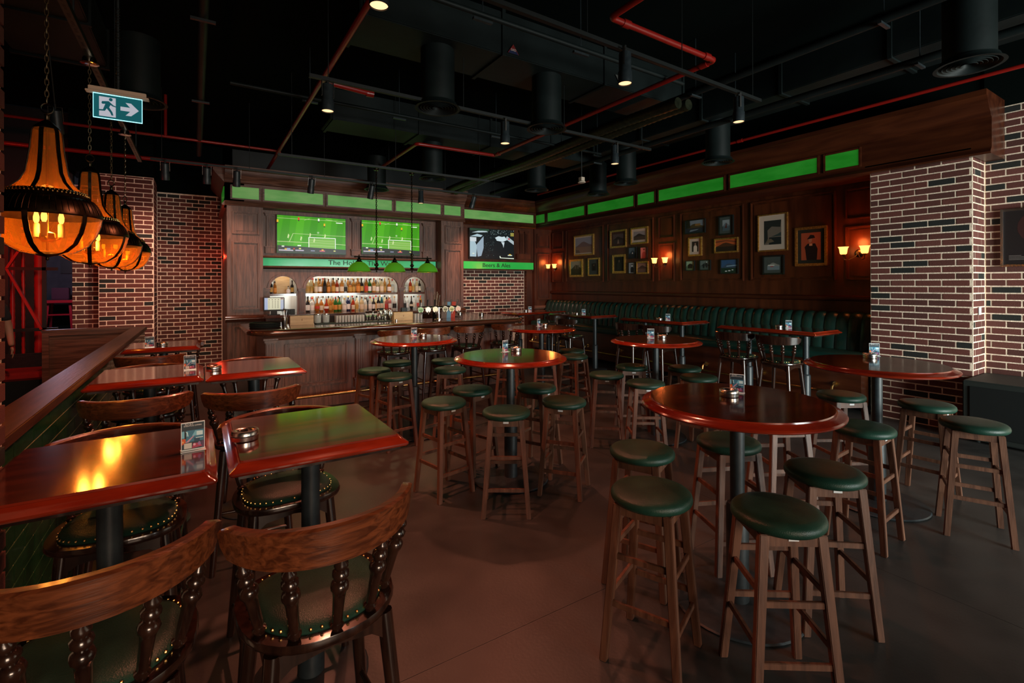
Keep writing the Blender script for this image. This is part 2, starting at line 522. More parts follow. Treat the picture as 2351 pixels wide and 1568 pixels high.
# brick niche behind the far end of the bar
wn = struct(MB().box(5.10, 10.42, 0, 7.24, 10.5, 2.05).build('wall_back_niche', M['mortar'], smooth=0))
bricks(wn, 'x', 10.42, -1, 5.22, 7.02, .55, 2.03, bl=.213, phase=.35)

# --- cornice with green lit panes (right wall) --------------------------------
def cornice_y(name, y0, y1, xf, zoff=0.0):
    P = [(.5, 3.10), (-.03, 3.10), (-.045, 3.12), (-.03, 3.145), (-.012, 3.16), (0, 3.185), (0, 3.50), (-.03, 3.515), (-.045, 3.55),
         (-.09, 3.585), (-.13, 3.645), (-.145, 3.70), (-.175, 3.71), (-.175, 3.77), (.5, 3.77)]
    return struct(MB().prism([(xf + a, b) for a, b in P], 'y', y0, y1).build(name, M['panely'], smooth=30))


t1 = cornice_y('trim_1', 1.66, 10.18, 7.25)
panes = [(9.81, 10.17), (8.32, 9.68), (6.85, 8.20), (6.33, 6.74), (4.88, 6.22), (3.44, 4.76), (2.93, 3.33)]
for a, b in panes:
    MB().box(7.244, a, 3.236, 7.26, b, 3.442).build('green_pane', M['strip_wall'], t1, smooth=0)
    m = MB()
    for q in ((a - .03, a, 3.21, 3.468), (b, b + .03, 3.21, 3.468), (a, b, 3.21, 3.236), (a, b, 3.442, 3.468)):
        m.box(7.236, q[0], q[2], 7.26, q[1], q[3])
    m.build('pane_frame', M['panely'], t1, bevel=.004)
# plain end return of the cornice over the pillar
MB().box(7.25, 1.83, 3.14, 7.74, 2.86, 3.20).build('pillar_capping', M['panely'], t1)

# corner pilaster between the bar wall and the banquette wall
wc = struct(MB().box(7.205, 10.2, 0, 7.76, 10.5, 3.12).build('wall_corner_pilaster', M['panel'], smooth=0))


def frame_x(parent, x0, x1, z0, z1, y, mat, w=.028, d=.032, raised=True):
    m = MB()
    for a, b, c, e in ((x0, x0 + w, z0, z1), (x1 - w, x1, z0, z1), (x0 + w, x1 - w, z0, z0 + w), (x0 + w, x1 - w, z1 - w, z1)):
        m.box(a, y - d, c, b, y + .005, e)
    m.build('panel_moulding', mat, parent, bevel=.006)
    if raised:
        MB().box(x0 + .055, y - .014, z0 + .055, x1 - .055, y + .005, z1 - .055).build('raised_panel', mat, parent, smooth=0, bevel=.009)


frame_x(wc, 7.275, 7.68, 2.61, 2.985, 10.2, M['panel'])
frame_x(wc, 7.275, 7.68, 1.30, 2.48, 10.2, M['panel'])
MB().prism([(10.21, 1.06), (10.17, 1.06), (10.155, 1.09), (10.165, 1.13), (10.19, 1.15), (10.21, 1.15)], 'x', 7.19, 7.75).build('dado_rail', M['oakh'], wc)

# --- half wall on the left with green tiles and wooden cap --------------------
hw = struct(MB().box(-.80, 2.60, 0, -.672, 8.83, 1.05).build('wall_half_left', M['grout'], smooth=0))
tme = MB().box(-.5, -.5, -.5, .5, .5, .5).mesh('tile', M['tile'], smooth=0)
bmb = bmesh.new(); bmb.from_mesh(tme)
bmesh.ops.bevel(bmb, geom=list(bmb.edges), offset=.02, segments=1, affect='EDGES'); bmb.to_mesh(tme); bmb.free()
for r in range(12):
    z = 1.048 - .0885 * (r + 1)
    if z < 0: z, hh = 0.002, 1.048 - .0885 * r - .006
    else: hh = .0825
    y = 2.60 - (.15 if r % 2 else 0)
    while y < 8.83:
        a, b = max(y, 2.60) + .003, min(y + .30, 8.83) - .003
        if b - a > .03:
            mo('tile', tme, hw, (-.6740, (a + b) / 2, z + hh / 2), 0, (.011, b - a, hh))
        y += .30
MB().box(-.815, 2.60, 1.05, -.645, 8.86, 1.102).build('wall_cap', M['cap'], hw, bevel=.005)
he = struct(MB().box(-1.74, 8.77, 0, -.80, 8.83, 1.08).build('wall_half_end', M['oakh'], smooth=0))
MB().box(-1.76, 8.745, 1.08, -.80, 8.85, 1.112).build('wall_cap', M['oakh'], he, bevel=.004)
for q in ((-1.75, 8.748, 0, -1.68, 8.775, 1.08), (-1.68, 8.748, 1.03, -.82, 8.775, 1.08)):
    MB().box(*q).build('panel_moulding', M['oakh'], he, bevel=.004)
# ================================================================= BACK BAR
bb = thing('back_bar', 'tall dark oak back bar with arched bottle niches and green lit cornice panes', 'back bar', (0, 0, 0))
OAK = M['oak']
# columns
for x0, x1, nm in ((.406, .973, 'l'), (4.489, 5.03, 'r')):
    c = MB().box(x0, 9.9, 0, x1, 10.62, 3.13).build('column', OAK, bb, smooth=0)
    a, b = x0 + .08, x1 - .06
    frame_x(c, a, b, 2.60, 3.0, 9.9, OAK); frame_x(c, a, b, 1.26, 2.47, 9.9, OAK); frame_x(c, a, b, .25, .98, 9.9, OAK)
    MB().prism([(9.91, 1.04), (9.87, 1.04), (9.845, 1.07), (9.835, 1.10), (9.85, 1.14), (9.885, 1.165), (9.91, 1.165)], 'x', x0 - .03, x1 + .03).build('ledge_moulding', M['counter'], c)
MB().box(.406, 10.62, 0, .446, 12.0, 3.13).build('side_panel', OAK, bb, smooth=0)
# recess boards
TVB = MB().box(.973, 10.2, 2.0, 4.489, 10.26, 3.13).build('television_board', OAK, bb, smooth=0)
MB().box(4.487, 9.92, 1.0, 4.50, 10.7, 3.12).build('return_panel', OAK, bb, smooth=0)


def pil(parent, x0, x1, z0, z1, y, mat, base=True, flutes=3):
    m = MB()
    m.box(x0, y - .03, z0, x1, y + .005, z1)
    wq = (x1 - x0)
    for i in range(flutes + 1):
        u = x0 + wq * (.1 + .8 * (i + .0) / flutes)
        m.box(u - wq * .035, y - .042, z0 + .02, u + wq * .035, y - .029, z1 - .02)
    p = m.build('pilaster', mat, parent, smooth=0)
    MB().box(x0 - .02, y - .055, z1, x1 + .02, y + .005, z1 + .035).box(x0 - .035, y - .07, z1 + .035, x1 + .035, y + .005, z1 + .06).build('capital', mat, p, bevel=.006)
    if base:
        MB().box(x0 - .02, y - .055, z0 - .13, x1 + .02, y + .005, z0 - .025).box(x0 - .03, y - .065, z0 - .025, x1 + .03, y + .005, z0).build('plinth', mat, p, bevel=.005)
    return p


for x0, x1 in ((1.055, 1.165), (2.63, 2.78), (4.18, 4.33)): pil(bb, x0, x1, 2.42, 2.99, 10.2, OAK)
# moulding under and over the sign
for z in (2.225, 2.035):
    MB().prism([(10.21, z - .02), (10.13, z - .02), (10.11, z), (10.13, z + .018), (10.21, z + .018)], 'x', .975, 4.487).build('sign_moulding', M['oakh'], bb)

# arch board
arches = [(1.115, 1.59, None), (1.745, 3.61, .24), (3.735, 4.23, None)]
SP, TP = 1.62, 1.865
poly = [(.973, SP)]
arcs = []
for x0, x1, r in arches:
    rr = r or (x1 - x0) / 2
    pts = []
    for i in range(13):
        t = PI - (PI / 2) * i / 12
        pts.append((x0 + rr + rr * math.cos(t), SP + (TP - SP) * math.sin(t)))
    for i in range(13):
        t = PI / 2 - (PI / 2) * i / 12
        q = (x1 - rr + rr * math.cos(t), SP + (TP - SP) * math.sin(t))
        if i or r: pts.append(q)
    arcs.append(pts); poly += pts
poly += [(4.489, SP), (4.489, 2.03), (.973, 2.03)]
MB().prism(poly, 'y', 10.2, 10.25).build('arch_board', OAK, bb, smooth=30)
for pts in arcs:
    cx = (pts[0][0] + pts[-1][0]) / 2; n = len(pts); m = MB()
    outer = []
    for i, (x, z) in enumerate(pts):
        a = pts[max(i - 1, 0)]; b = pts[min(i + 1, n - 1)]
        tx, tz = b[0] - a[0], b[1] - a[1]; L = math.hypot(tx, tz)
        outer.append((x - tz / L * .05, z + tx / L * .05))
    for i in range(n - 1):
        q = [pts[i], pts[i + 1], outer[i + 1], outer[i]]
        m.hexa([(p[0], 10.175, p[1]) for p in q], [(p[0], 10.215, p[1]) for p in q])
    m.build('arch_moulding', OAK, bb, smooth=30)
for x0, x1 in ((1.0, 1.095), (1.62, 1.715), (3.625, 3.72), (4.25, 4.345)): pil(bb, x0, x1, 1.17, 1.58, 10.2, OAK, base=False)
for x0, x1 in ((.973, 1.115), (1.59, 1.745), (3.61, 3.735), (4.23, 4.489)):
    MB().box(x0, 10.2, 1.155, x1, 10.25, SP).build('pier', OAK, bb, smooth=0)
# niche interior
M['backglass'] = flat('mirror_pale_reflection', (.55, .57, .56), .35, .3)  # pale base colour stands in for the mirror's bright reflection
MB().box(.975, 10.62, 1.15, 4.487, 10.65, 2.03).build('mirror', M['backglass'], bb, smooth=0)
MB().box(.975, 10.25, 2.0, 4.487, 10.65, 2.03).build('niche_top', M['plywood'], bb, smooth=0)
MB().box(.975, 9.62, 1.10, 4.487, 10.65, 1.155).build('back_counter', M['counter'], bb, bevel=.008)
MB().box(1.0, 9.75, .0, 4.46, 10.6, 1.10).build('counter_cabinet', OAK, bb, smooth=0)
MB().box(1.0, 10.27, 1.508, 4.47, 10.60, 1.526).build('bottle_shelf', M['mahog'], bb, bevel=.003)
MB().box(1.0, 10.255, 1.486, 4.47, 10.27, 1.528).build('shelf_lip', M['mahog'], bb, bevel=.003)
MB().box(1.05, 10.29, 1.497, 4.42, 10.31, 1.507).build('shelf_light', M['led'], bb, smooth=0)
MB().box(1.05, 10.27, 1.985, 4.42, 10.30, 1.998).build('niche_light', M['led'], bb, smooth=0)
lamp('niche_glow', 'AREA', (2.68, 10.40, 1.975), 6, (1.0, .84, .62), (2.68, 10.5, 1.2), shape='RECTANGLE', size=3.3, size_y=.08)
lamp('shelf_glow', 'AREA', (2.68, 10.34, 1.49), 6, (1.0, .88, .72), (2.68, 10.45, 1.1), shape='RECTANGLE', size=3.3, size_y=.08)

# cornice on the bar side
def cornice_x(name, x0, x1, yf, parent, mat):
    P = [(.35, 3.10), (-.03, 3.10), (-.045, 3.12), (-.03, 3.145), (-.012, 3.16), (0, 3.185), (0, 3.50), (-.03, 3.515), (-.045, 3.55),
         (-.09, 3.585), (-.13, 3.645), (-.145, 3.70), (-.175, 3.71), (-.175, 3.77), (.35, 3.77)]
    return MB().prism([(yf + a, b) for a, b in P], 'x', x0, x1).build(name, mat, parent, smooth=30)


def pane_x(parent, a, b, y, mat, mw):
    MB().box(a, y - .006, 3.236, b, y + .01, 3.442).build('green_pane', mat, parent, smooth=0)
    m = MB()
    for q in ((a - .03, a, 3.21, 3.468), (b, b + .03, 3.21, 3.468), (a, b, 3.21, 3.236), (a, b, 3.442, 3.468)):
        m.box(q[0], y - .014, q[2], q[1], y + .01, q[3])
    m.build('pane_frame', mw, parent, bevel=.004)


cb = cornice_x('cornice', .375, 5.06, 9.9, bb, M['oakh'])
for a, b in ((.49, .91), (1.0, 2.01), (2.10, 3.37), (3.46, 4.47), (4.56, 4.96)): pane_x(cb, a, b, 9.9, M['strip_bar'], M['oakh'])
# left return of the cornice with its own pane
P = [(.3, 3.10), (-.03, 3.10), (-.045, 3.12), (0, 3.185), (0, 3.50), (-.045, 3.55), (-.13, 3.645), (-.175, 3.71), (-.175, 3.77), (.3, 3.77)]
rt = MB().prism([(.375 + a, b) for a, b in P], 'y', 9.9, 12.0).build('cornice_return', M['oakh'], bb, smooth=30)
MB().box(.362, 9.99, 3.236, .38, 10.9, 3.442).build('green_pane', M['strip_wall'], rt, smooth=0)

# niche entablature beside the back bar (structure-like timber, own thing)
nb = thing('niche_surround', 'dark wood surround above the small brick wall with green pane on top', 'wall surround', (0, 0, 0))
cn = cornice_x('cornice', 5.06, 7.24, 10.17, nb, M['panely'])
pane_x(cn, 5.18, 7.15, 10.17, M['strip_bar'], M['panely'])
MB().box(5.03, 10.25, 2.03, 7.21, 10.5, 3.12).build('television_board', M['panel'], nb, smooth=0)
MB().box(7.03, 10.30, 0, 7.205, 10.5, 2.03).build('side_post', M['panel'], nb, smooth=0)
for x0, x1 in ((6.77, 6.87), (6.93, 7.02)): pil(nb, x0, x1, 2.46, 2.98, 10.25, M['panel'], base=False)
MB().box(6.66, 10.17, 2.32, 7.08, 10.26, 2.45).build('plinth', M['panel'], nb, bevel=.008)
pil(nb, 5.12, 5.20, 2.46, 2.98, 10.25, M['panel'], base=False)

# signs ------------------------------------------------------------------------
def sign(label, x0, x1, z0, z1, y, mat, body, size, tx):
    t = thing('sign_board', label, 'sign', ((x0 + x1) / 2, y, (z0 + z1) / 2))
    w, h = x1 - x0, z1 - z0
    MB().box(-w / 2, -.012, -h / 2, w / 2, .02, h / 2).build('panel', mat, t, smooth=0)
    me = text_mesh(body, size, M['ink'], 'lettering')
    o = mo('lettering', me, t, (tx, -.016, 0))
    o.rotation_euler = (PI / 2, 0, 0); o.scale = (1.12, 1, 1)
    return t


sign('long green lit sign reading The Hole in The Wall over the bar arches', .995, 4.465, 2.060, 2.212, 10.17, M['sign'], 'The Hole in The Wall', .135, .10)
sign('short green lit sign reading Beers & Ales over the small brick wall', 5.185, 7.165, 2.066, 2.236, 10.20, M['sign2'], 'Beers & Ales', .135, -.10)

# televisions --------------------------------------------------------------------
def tv(label, x0, x1, z0, z1, y, polys, es, back=.05):
    w, h = x1 - x0, z1 - z0
    t = thing('television', label, 'television', ((x0 + x1) / 2, y, (z0 + z1) / 2))
    MB().box(-w / 2 - .012, -.03, -h / 2 - .018, w / 2 + .012, back, h / 2 + .012).build('casing', M['blackframe'], t, bevel=.004)
    s = MB().box(-w / 2, -.033, -h / 2, w / 2, -.029, h / 2).build('screen', em(polys[0][0], es), t, smooth=0)
    p = art('screen_picture', w, h, polys, t, es); p.location = (0, -.033, 0)
    return t


G1, G2, G3 = C(62, 152, 0), C(74, 166, 4), C(54, 140, 0)
WH, PA, YE, RE, DK = C(225, 235, 215), C(196, 214, 150), C(225, 176, 30), C(215, 50, 30), C(38, 44, 42)
foot = [(G1, R4(0, 0, 1, 1))]
for i in range(5): foot.append((G2 if i % 2 else G3, [(.02 + .2 * i, .2), (.14 + .2 * i, .2), (.19 + .2 * i, 1), (.09 + .2 * i, 1)]))


def seg(a, b, wd): 
    dx, dy = b[0] - a[0], b[1] - a[1]; L = math.hypot(dx, dy * .57); nx, ny = -dy * .57 / L * wd, dx / L * wd / .57
    return [(a[0] - nx, a[1] - ny), (b[0] - nx, b[1] - ny), (b[0] + nx, b[1] + ny), (a[0] + nx, a[1] + ny)]


for a, b, wd in (((0, .92), (1, .93), .002), ((.38, .90), (.46, .95), .002), ((.70, .95), (.86, .92), .002), ((.22, .52), (1, .50), .0025), ((.17, .30), (.22, .52), .0035),
                 ((0, .295), (.44, .285), .0035), ((.84, .27), (1, .26), .0035)):
    foot.append((PA, seg(a, b, wd)))
foot.append((C(120, 175, 70), R4(.45, .14, .83, .40)))
for a, b in (((.445, .13), (.445, .43)), ((.84, .12), (.84, .43)), ((.44, .43), (.845, .43))): foot.append((WH, seg(a, b, .006)))
for a, b in (((.45, .30), (.83, .28)), ((.45, .36), (.83, .34)), ((.45, .22), (.83, .20))): foot.append((PA, seg(a, b, .0015)))
for u, v, c in ((.30, .93, RE), (.59, .93, WH), (.675, .80, YE), (.005, .84, YE)):
    foot.append((c, R4(u - .012, v - .035, u + .012, v + .035))); foot.append((DK, R4(u - .009, v - .065, u + .009, v - .035)))
for u, v in ((.15, .45), (.33, .40), (.46, .50), (.68, .49), (.52, .36)):
    foot.append((PA, [(u - .012, v - .05), (u + .004, v - .07), (u + .018, v + .02), (u, v + .06)]))
foot.append((C(150, 190, 130), ell(.58, .57, .017, .028)))
foot.append((WH, R4(.85, .86, .95, .885)))
foot.append((DK, [(0, 0), (1, 0), (1, .12), (0, .19)]))
for u, v, wv, c in ((.06, .15, .035, WH), (.02, .045, .2, C(190, 180, 190)), (.28, .18, .05, WH), (.30, .10, .03, C(220, 220, 120)), (.25, .05, .12, C(180, 170, 190)), (.47, .05, .06, C(120, 125, 150)),
                    (.60, .05, .08, C(200, 90, 110)), (.63, .08, .03, YE), (.81, .06, .03, C(210, 210, 120)), (.10, .08, .03, YE), (.13, .085, .05, C(150, 170, 210)), (.22, .09, .02, RE)):
    foot.append((c, R4(u, v, u + wv, v + .03)))
tv('wide television showing a football match, left of the two over the bar', 1.235, 2.49, 2.315, 3.02, 10.17, foot, 1.1)
tv('television showing a football match behind the green-shaded pendant light', 2.82, 4.07, 2.345, 3.03, 10.17, foot, 1.1)
SKY = C(170, 195, 205)
crowd = [(C(14, 22, 26), R4(0, 0, 1, 1)), (SKY, [(0, .05), (.14, .05), (.15, .4), (.10, .62), (0, .55)]), (C(150, 170, 185), [(.14, .45), (.30, .75), (.30, .35), (.25, .08), (.17, .05)]),
         (C(205, 215, 220), R4(0, .56, .14, .70)), (SKY, [(0, .72), (.16, .82), (.28, .78), (.24, .72), (.1, .73)]), (C(190, 210, 215), [(.04, .86), (.18, .92), (.36, .94), (.40, .90), (.2, .87)]),
         (C(40, 70, 50), R4(0, .93, .42, 1)), (C(205, 222, 228), [(.56, .72), (.64, .78), (.72, .76), (.78, .78), (.84, .66), (.74, .59), (.60, .62)]),
         (C(200, 215, 220), [(.70, .58), (.78, .58), (.765, .46), (.755, .38), (.74, .48)]), (C(170, 185, 190), [(.80, .70), (1, .50), (1, .62), (.84, .80)]), (C(200, 50, 60), ell(.885, .70, .02, .03)),
         (C(150, 140, 60), R4(.92, .80, 1, .92)), (WH, [(.66, .08), (.67, .02), (1, .0), (1, .03), (.70, .04), (.67, .10)]), (WH, R4(.855, .11, .955, .14)), (YE, R4(.88, .145, .93, .17)), (WH, R4(.05, .14, .095, .17))]
rnd = random.Random(3)
for i in range(150):
    u, v = rnd.uniform(.30, .62), rnd.uniform(.04, .95)
    if v < .65 and u > .52: continue
    g = rnd.randint(50, 150); s_ = rnd.uniform(.004, .009)
    crowd.append((C(g * .8, g, g), R4(u, v, u + s_, v + s_ * 1.6)))
for i in range(60):
    u, v = rnd.uniform(.40, .95), rnd.uniform(.80, .97); g = rnd.randint(90, 200); s_ = rnd.uniform(.006, .014)
    crowd.append((C(g * .9, g, g), R4(u, v, u + s_ * .7, v + s_ * 1.5)))
tv('television showing a grey crowd scene above the Beers & Ales sign', 5.335, 6.555, 2.315, 3.015, 10.20, crowd, .95)

# ================================================================= BAR COUNTER
br = thing('bar_counter', 'long oak panelled bar counter with dark rounded mahogany top', 'bar', (0, 0, 0))
Yf = 7.2
MB().box(.73, Yf, .0, 4.62, 7.62, 1.02).build('front', OAK, br, smooth=0)
MB().box(.73, 7.62, .0, 1.0, 8.35, 1.02).build('left_return', OAK, br, smooth=0)
MB().box(4.12, 7.62, .0, 4.62, 9.2, 1.02).build('right_return', OAK, br, smooth=0)
for x0, x1 in ((.96, 1.80), (2.14, 3.0), (3.34, 4.2)): frame_x(br, x0, x1, .30, .90, Yf, OAK, w=.035, d=.022)
for x0 in (.735, 1.90, 3.10, 4.40): pil(br, x0, x0 + .11, .36, .93, Yf, OAK)
MB().prism([(Yf + .01, .96), (Yf - .05, .96), (Yf - .07, 1.0), (Yf - .02, 1.03), (Yf + .01, 1.03)], 'x', .70, 4.64).build('cove_moulding', M['oakh'], br)
MB().box(.70, Yf - .03, 0, 4.64, Yf + .01, .16).build('skirting', OAK, br, bevel=.005)


def slab_outline(pts, z_levels):
    return [[(x + (0), y, z) for x, y in pts] for z in z_levels]


# top with bullnose: rounded left corner
def top_ring(off, z):
    x0, x1, y0, y1 = .52 - off, 4.80 + off, 7.0 - off, 7.86
    r = .28 + off; pts = []
    for i in range(9):
        t = PI + (PI / 2) * i / 8; pts.append((x0 + r + r * math.cos(t), y0 + r + r * math.sin(t), z))
    for i in range(9):
        t = 1.5 * PI + (PI / 2) * i / 8; pts.append((x1 - r + r * math.cos(t), y0 + r + r * math.sin(t), z))
    pts += [(x1, 9.25, z), (3.95, 9.25, z), (3.95, y1, z), (1.12, y1, z), (1.12, 8.45, z), (x0, 8.45, z)]
    return pts


MB().rings([top_ring(-.03, 1.035), top_ring(0, 1.045), top_ring(.015, 1.065), top_ring(.012, 1.09), top_ring(-.005, 1.107), top_ring(-.04, 1.112)]).build('counter_top', M['counter'], br, smooth=50)
MB().tube([(.80, 6.99, .2), (4.55, 6.99, .2)], .022, 10).build('foot_rail', M['brass'], br)
for x in (1.0, 2.2, 3.3, 4.3):
    MB().cyl((x, 6.99, 0), (x, 6.99, .2), .014).cyl((x, 6.99, 0), (x, 6.99, .012), .04).build('rail_post', M['brass'], br)
# ================================================================= FURNITURE
# ---- spindle-back bar chair (faces +Y) --------------------------------------
def seat_ring(sx, sy, z, n=36):
    pts = []
    for i in range(n):
        t = 2 * PI * i / n; c, s = math.cos(t), math.sin(t)
        e = 2 / 2.9 if s > 0 else 2 / 2.3
        x = math.copysign(abs(c) ** e, c); y = math.copysign(abs(s) ** e, s)
        wid = 1.0 + .05 * y
        pts.append((x * sx * wid, y * sy, z))
    return pts


SPIN = [(.011, 0), (.013, .02), (.017, .05), (.019, .075), (.012, .10), (.0145, .13), (.0165, .42), (.0175, .47), (.019, .52), (.024, .56), (.0255, .60), (.022, .64), (.014, .665), (.016, .69), (.0225, .73),
        (.023, .77), (.014, .805), (.0165, .83), (.020, .86), (.019, .89), (.011, .93), (.0115, 1.0)]


def make_chair():
    t = thing('bar_chair', 'x', 'chair')
    MB().rings([seat_ring(.205, .200, 0.705), seat_ring(.222, .215, 0.712), seat_ring(.226, .219, 0.724), seat_ring(.222, .215, 0.737), seat_ring(.18, .175, 0.738)]).build('seat_frame', M['chairwood'], t, smooth=50)
    MB().rings([seat_ring(.184, .178, 0.735), seat_ring(.188, .182, 0.743), seat_ring(.180, .174, 0.753), seat_ring(.15, .145, 0.763), seat_ring(.08, .078, 0.768)]).build('cushion', M['greenleather'], t, smooth=60)
    nl = MB()
    for i, p in enumerate(seat_ring(.186, .180, 0.749, 40)): nl.sphere(p, .0048, 6)
    nl.build('nailheads', M['brass'], t)
    # crest rail
    cr = MB(); R, cy = .278, .028; n = 22; rings = []
    for i in range(n + 1):
        a = math.radians(-69 + 138 * i / n); f = abs(i / n * 2 - 1)
        h0 = .958 + .022 * f ** 3 + (.02 if f > .99 else 0); h1 = 1.058 + .006 * (1 - f) - (.012 if f > .99 else 0)
        ring = []
        for rr, z in ((R - .014, h0 + .004), (R + .012, h0), (R + .020, h1 - .006), (R + .012, h1), (R - .008, h1), (R - .014, h1 - .006)):
            ring.append((rr * math.sin(a), cy - rr * math.cos(a), z))
        rings.append(ring)
    cr.rings(rings).build('crest_rail', M['rail'], t, smooth=35)
    for k in range(5):
        a = math.radians(-56 + 28 * k); b = math.radians(-62 + 31 * k)
        p0 = (.198 * math.sin(b), .012 - .205 * math.cos(b), 0.735); p1 = (.275 * math.sin(a), cy - .275 * math.cos(a), .972)
        MB().turned(p0, p1, SPIN, 10).build('spindle', M['chairwood'], t, smooth=60)
    for sx in (-1, 1):
        for sy in (-1, 1):
            MB().turned((sx * .215, sy * .205, 0), (sx * .155, sy * .148, .707), [(.015, 0), (.0165, .02), (.0185, .25), (.022, .7), (.0235, 1)], 10).build('leg', M['chairwood'], t, smooth=60)
    for sy in (-1, 1):
        MB().prism([(-.15, 0.705), (.15, 0.705), (.158, .627), (.11, .662), (0, .675), (-.11, .662), (-.158, .627)], 'y', sy * .158 - .009, sy * .158 + .009).build('apron', M['chairwood'], t)
    for sx in (-1, 1):
        MB().prism([(-.145, 0.705), (.145, 0.705), (.152, .627), (.105, .662), (0, .675), (-.105, .662), (-.152, .627)], 'x', sx * .165 - .009, sx * .165 + .009).build('apron', M['chairwood'], t)
    def lp(sx, sy, z):
        f = z / .707; return (sx * (.215 - .06 * f), sy * (.205 - .057 * f), z)
    for (a, b, z) in (((-1, 1), (1, 1), .20), ((-1, -1), (1, -1), .20), ((-1, -1), (-1, 1), .30), ((1, -1), (1, 1), .30), ((-1, -1), (-1, 1), .16), ((1, -1), (1, 1), .16)):
        MB().turned(lp(*a, z), lp(*b, z), [(.009, 0), (.012, .5), (.009, 1)], 8).build('stretcher', M['chairwood'], t, smooth=60)
    return t


chair0 = make_chair()
CH = [
    ((-.23, 1.66), 2, 'spindle-back bar chair at the bottom left corner, back turned to the camera'),
    ((.31, 1.61), 3, 'spindle-back bar chair with bright orange-brown crest rail nearest the camera'),
    ((-.27, 2.56), 178, 'bar chair facing the camera behind the nearest left table with the amber reflection'),
    ((.345, 2.54), 183, 'bar chair with studded green seat behind the nearest table with an ashtray'),
    ((-.305, 3.68), -3, 'bar chair tucked at the second left table beside the green tiles, back to camera'),
    ((.285, 3.53), -4, 'bar chair with reddish curved back at the table showing a green reflection'),
    ((-.33, 4.66), 180, 'bar chair on the far side of the second left table, only its back top showing'),
    ((.37, 4.63), 180, 'bar chair on the far side of the table with green reflection by the bar front'),
    ((-.37, 5.66), -8, 'black-looking bar chair tucked at the farthest left table beside the half wall'),
    ((-.24, 6.62), 175, 'bar chair on the far side of the farthest left table by the brick wall'),
    ((2.36, 6.84), 2, 'leftmost of the spindle-back chairs lined up at the bar counter'),
    ((2.94, 6.85), -2, 'second spindle-back chair from the left at the bar counter'),
    ((3.52, 6.83), 4, 'third spindle-back chair from the left at the bar counter'),
    ((4.24, 6.86), -6, 'rightmost spindle-back chair at the rounded end of the bar counter'),
    ((6.03, 3.86), -86, 'dark spindle-back chair, left of the pair at the banquette table near the brick pillar'),
    ((6.05, 3.30), -88, 'dark spindle-back chair, right of the pair at the banquette table near the brick pillar'),
    ((5.95, 5.66), -92, 'dark bar chair, left of the pair at the middle banquette table'),
    ((6.0, 5.14), -88, 'dark bar chair, right of the pair at the middle banquette table'),
    ((5.80, 7.05), -90, 'dark bar chair behind the farthest round table at the third banquette table'),
    ((6.15, 8.02), 0, 'dark bar chair in front of the corner table under the two-shade wall light'),
]
dark_rail = None
for i, (p, a, l) in enumerate(CH):
    if i == 0:
        chair0.location = (p[0], p[1], 0); chair0.rotation_euler = (0, 0, math.radians(a)); chair0['label'] = l; chair0['group'] = 'spindle-back bar chairs'
    else:
        o = dup(chair0, (p[0], p[1], 0), math.radians(a), l)
        if i >= 14:                                  # the banquette chairs are stained nearly black all over
            for ch in o.children:
                if ch.name.startswith('crest_rail'):
                    if dark_rail is None: dark_rail = ch.data.copy(); dark_rail.materials[0] = M['chairwood']
                    ch.data = dark_rail

# ---- green leather bar stool -------------------------------------------------------
def make_stool():
    t = thing('bar_stool', 'x', 'stool')
    MB().lathe([(.150, .700), (.172, .704), (.181, .714), (.183, .725), (.180, .738), (.170, .748), (.140, .7545), (.08, .757), (.0001, .757)], 40).build('seat', M['greenleather'], t, smooth=60)
    T_, B_ = .112, .165
    for sx in (-1, 1):
        for sy in (-1, 1):
            w0, w1 = .019, .0165
            bot = [(sx * B_ - w1, sy * B_ - w1, 0), (sx * B_ + w1, sy * B_ - w1, 0), (sx * B_ + w1, sy * B_ + w1, 0), (sx * B_ - w1, sy * B_ + w1, 0)]
            top = [(sx * T_ - w0, sy * T_ - w0, .702), (sx * T_ + w0, sy * T_ - w0, .702), (sx * T_ + w0, sy * T_ + w0, .702), (sx * T_ - w0, sy * T_ + w0, .702)]
            MB().hexa(bot, top).build('leg', M['stoolwood'], t, smooth=0, bevel=.003)
    for s in (-1, 1):
        MB().box(-.105, s * .117 - .011, .655, .105, s * .117 + .011, .702).build('apron', M['stoolwood'], t, bevel=.002)
        MB().box(s * .117 - .011, -.105, .655, s * .117 + .011, .105, .702).build('apron', M['stoolwood'], t, bevel=.002)
    def o(z): return B_ - (B_ - T_) * z / .702
    for s in (-1, 1):
        for z in ((.20, .43) if s < 0 else (.30, .52)):
            k = o(z); MB().box(-k, s * k - .008, z - .013, k, s * k + .008, z + .013).build('rung', M['stoolwood'], t, bevel=.002)
        for z in (.26, .47):
            k = o(z); MB().box(s * k - .008, -k, z - .013, s * k + .008, k, z + .013).build('rung', M['stoolwood'], t, bevel=.002)
    MB().box(-.020, -.1305, .678, .020, -.1275, .692).build('maker_plate', M['white'], t, smooth=0)
    return t


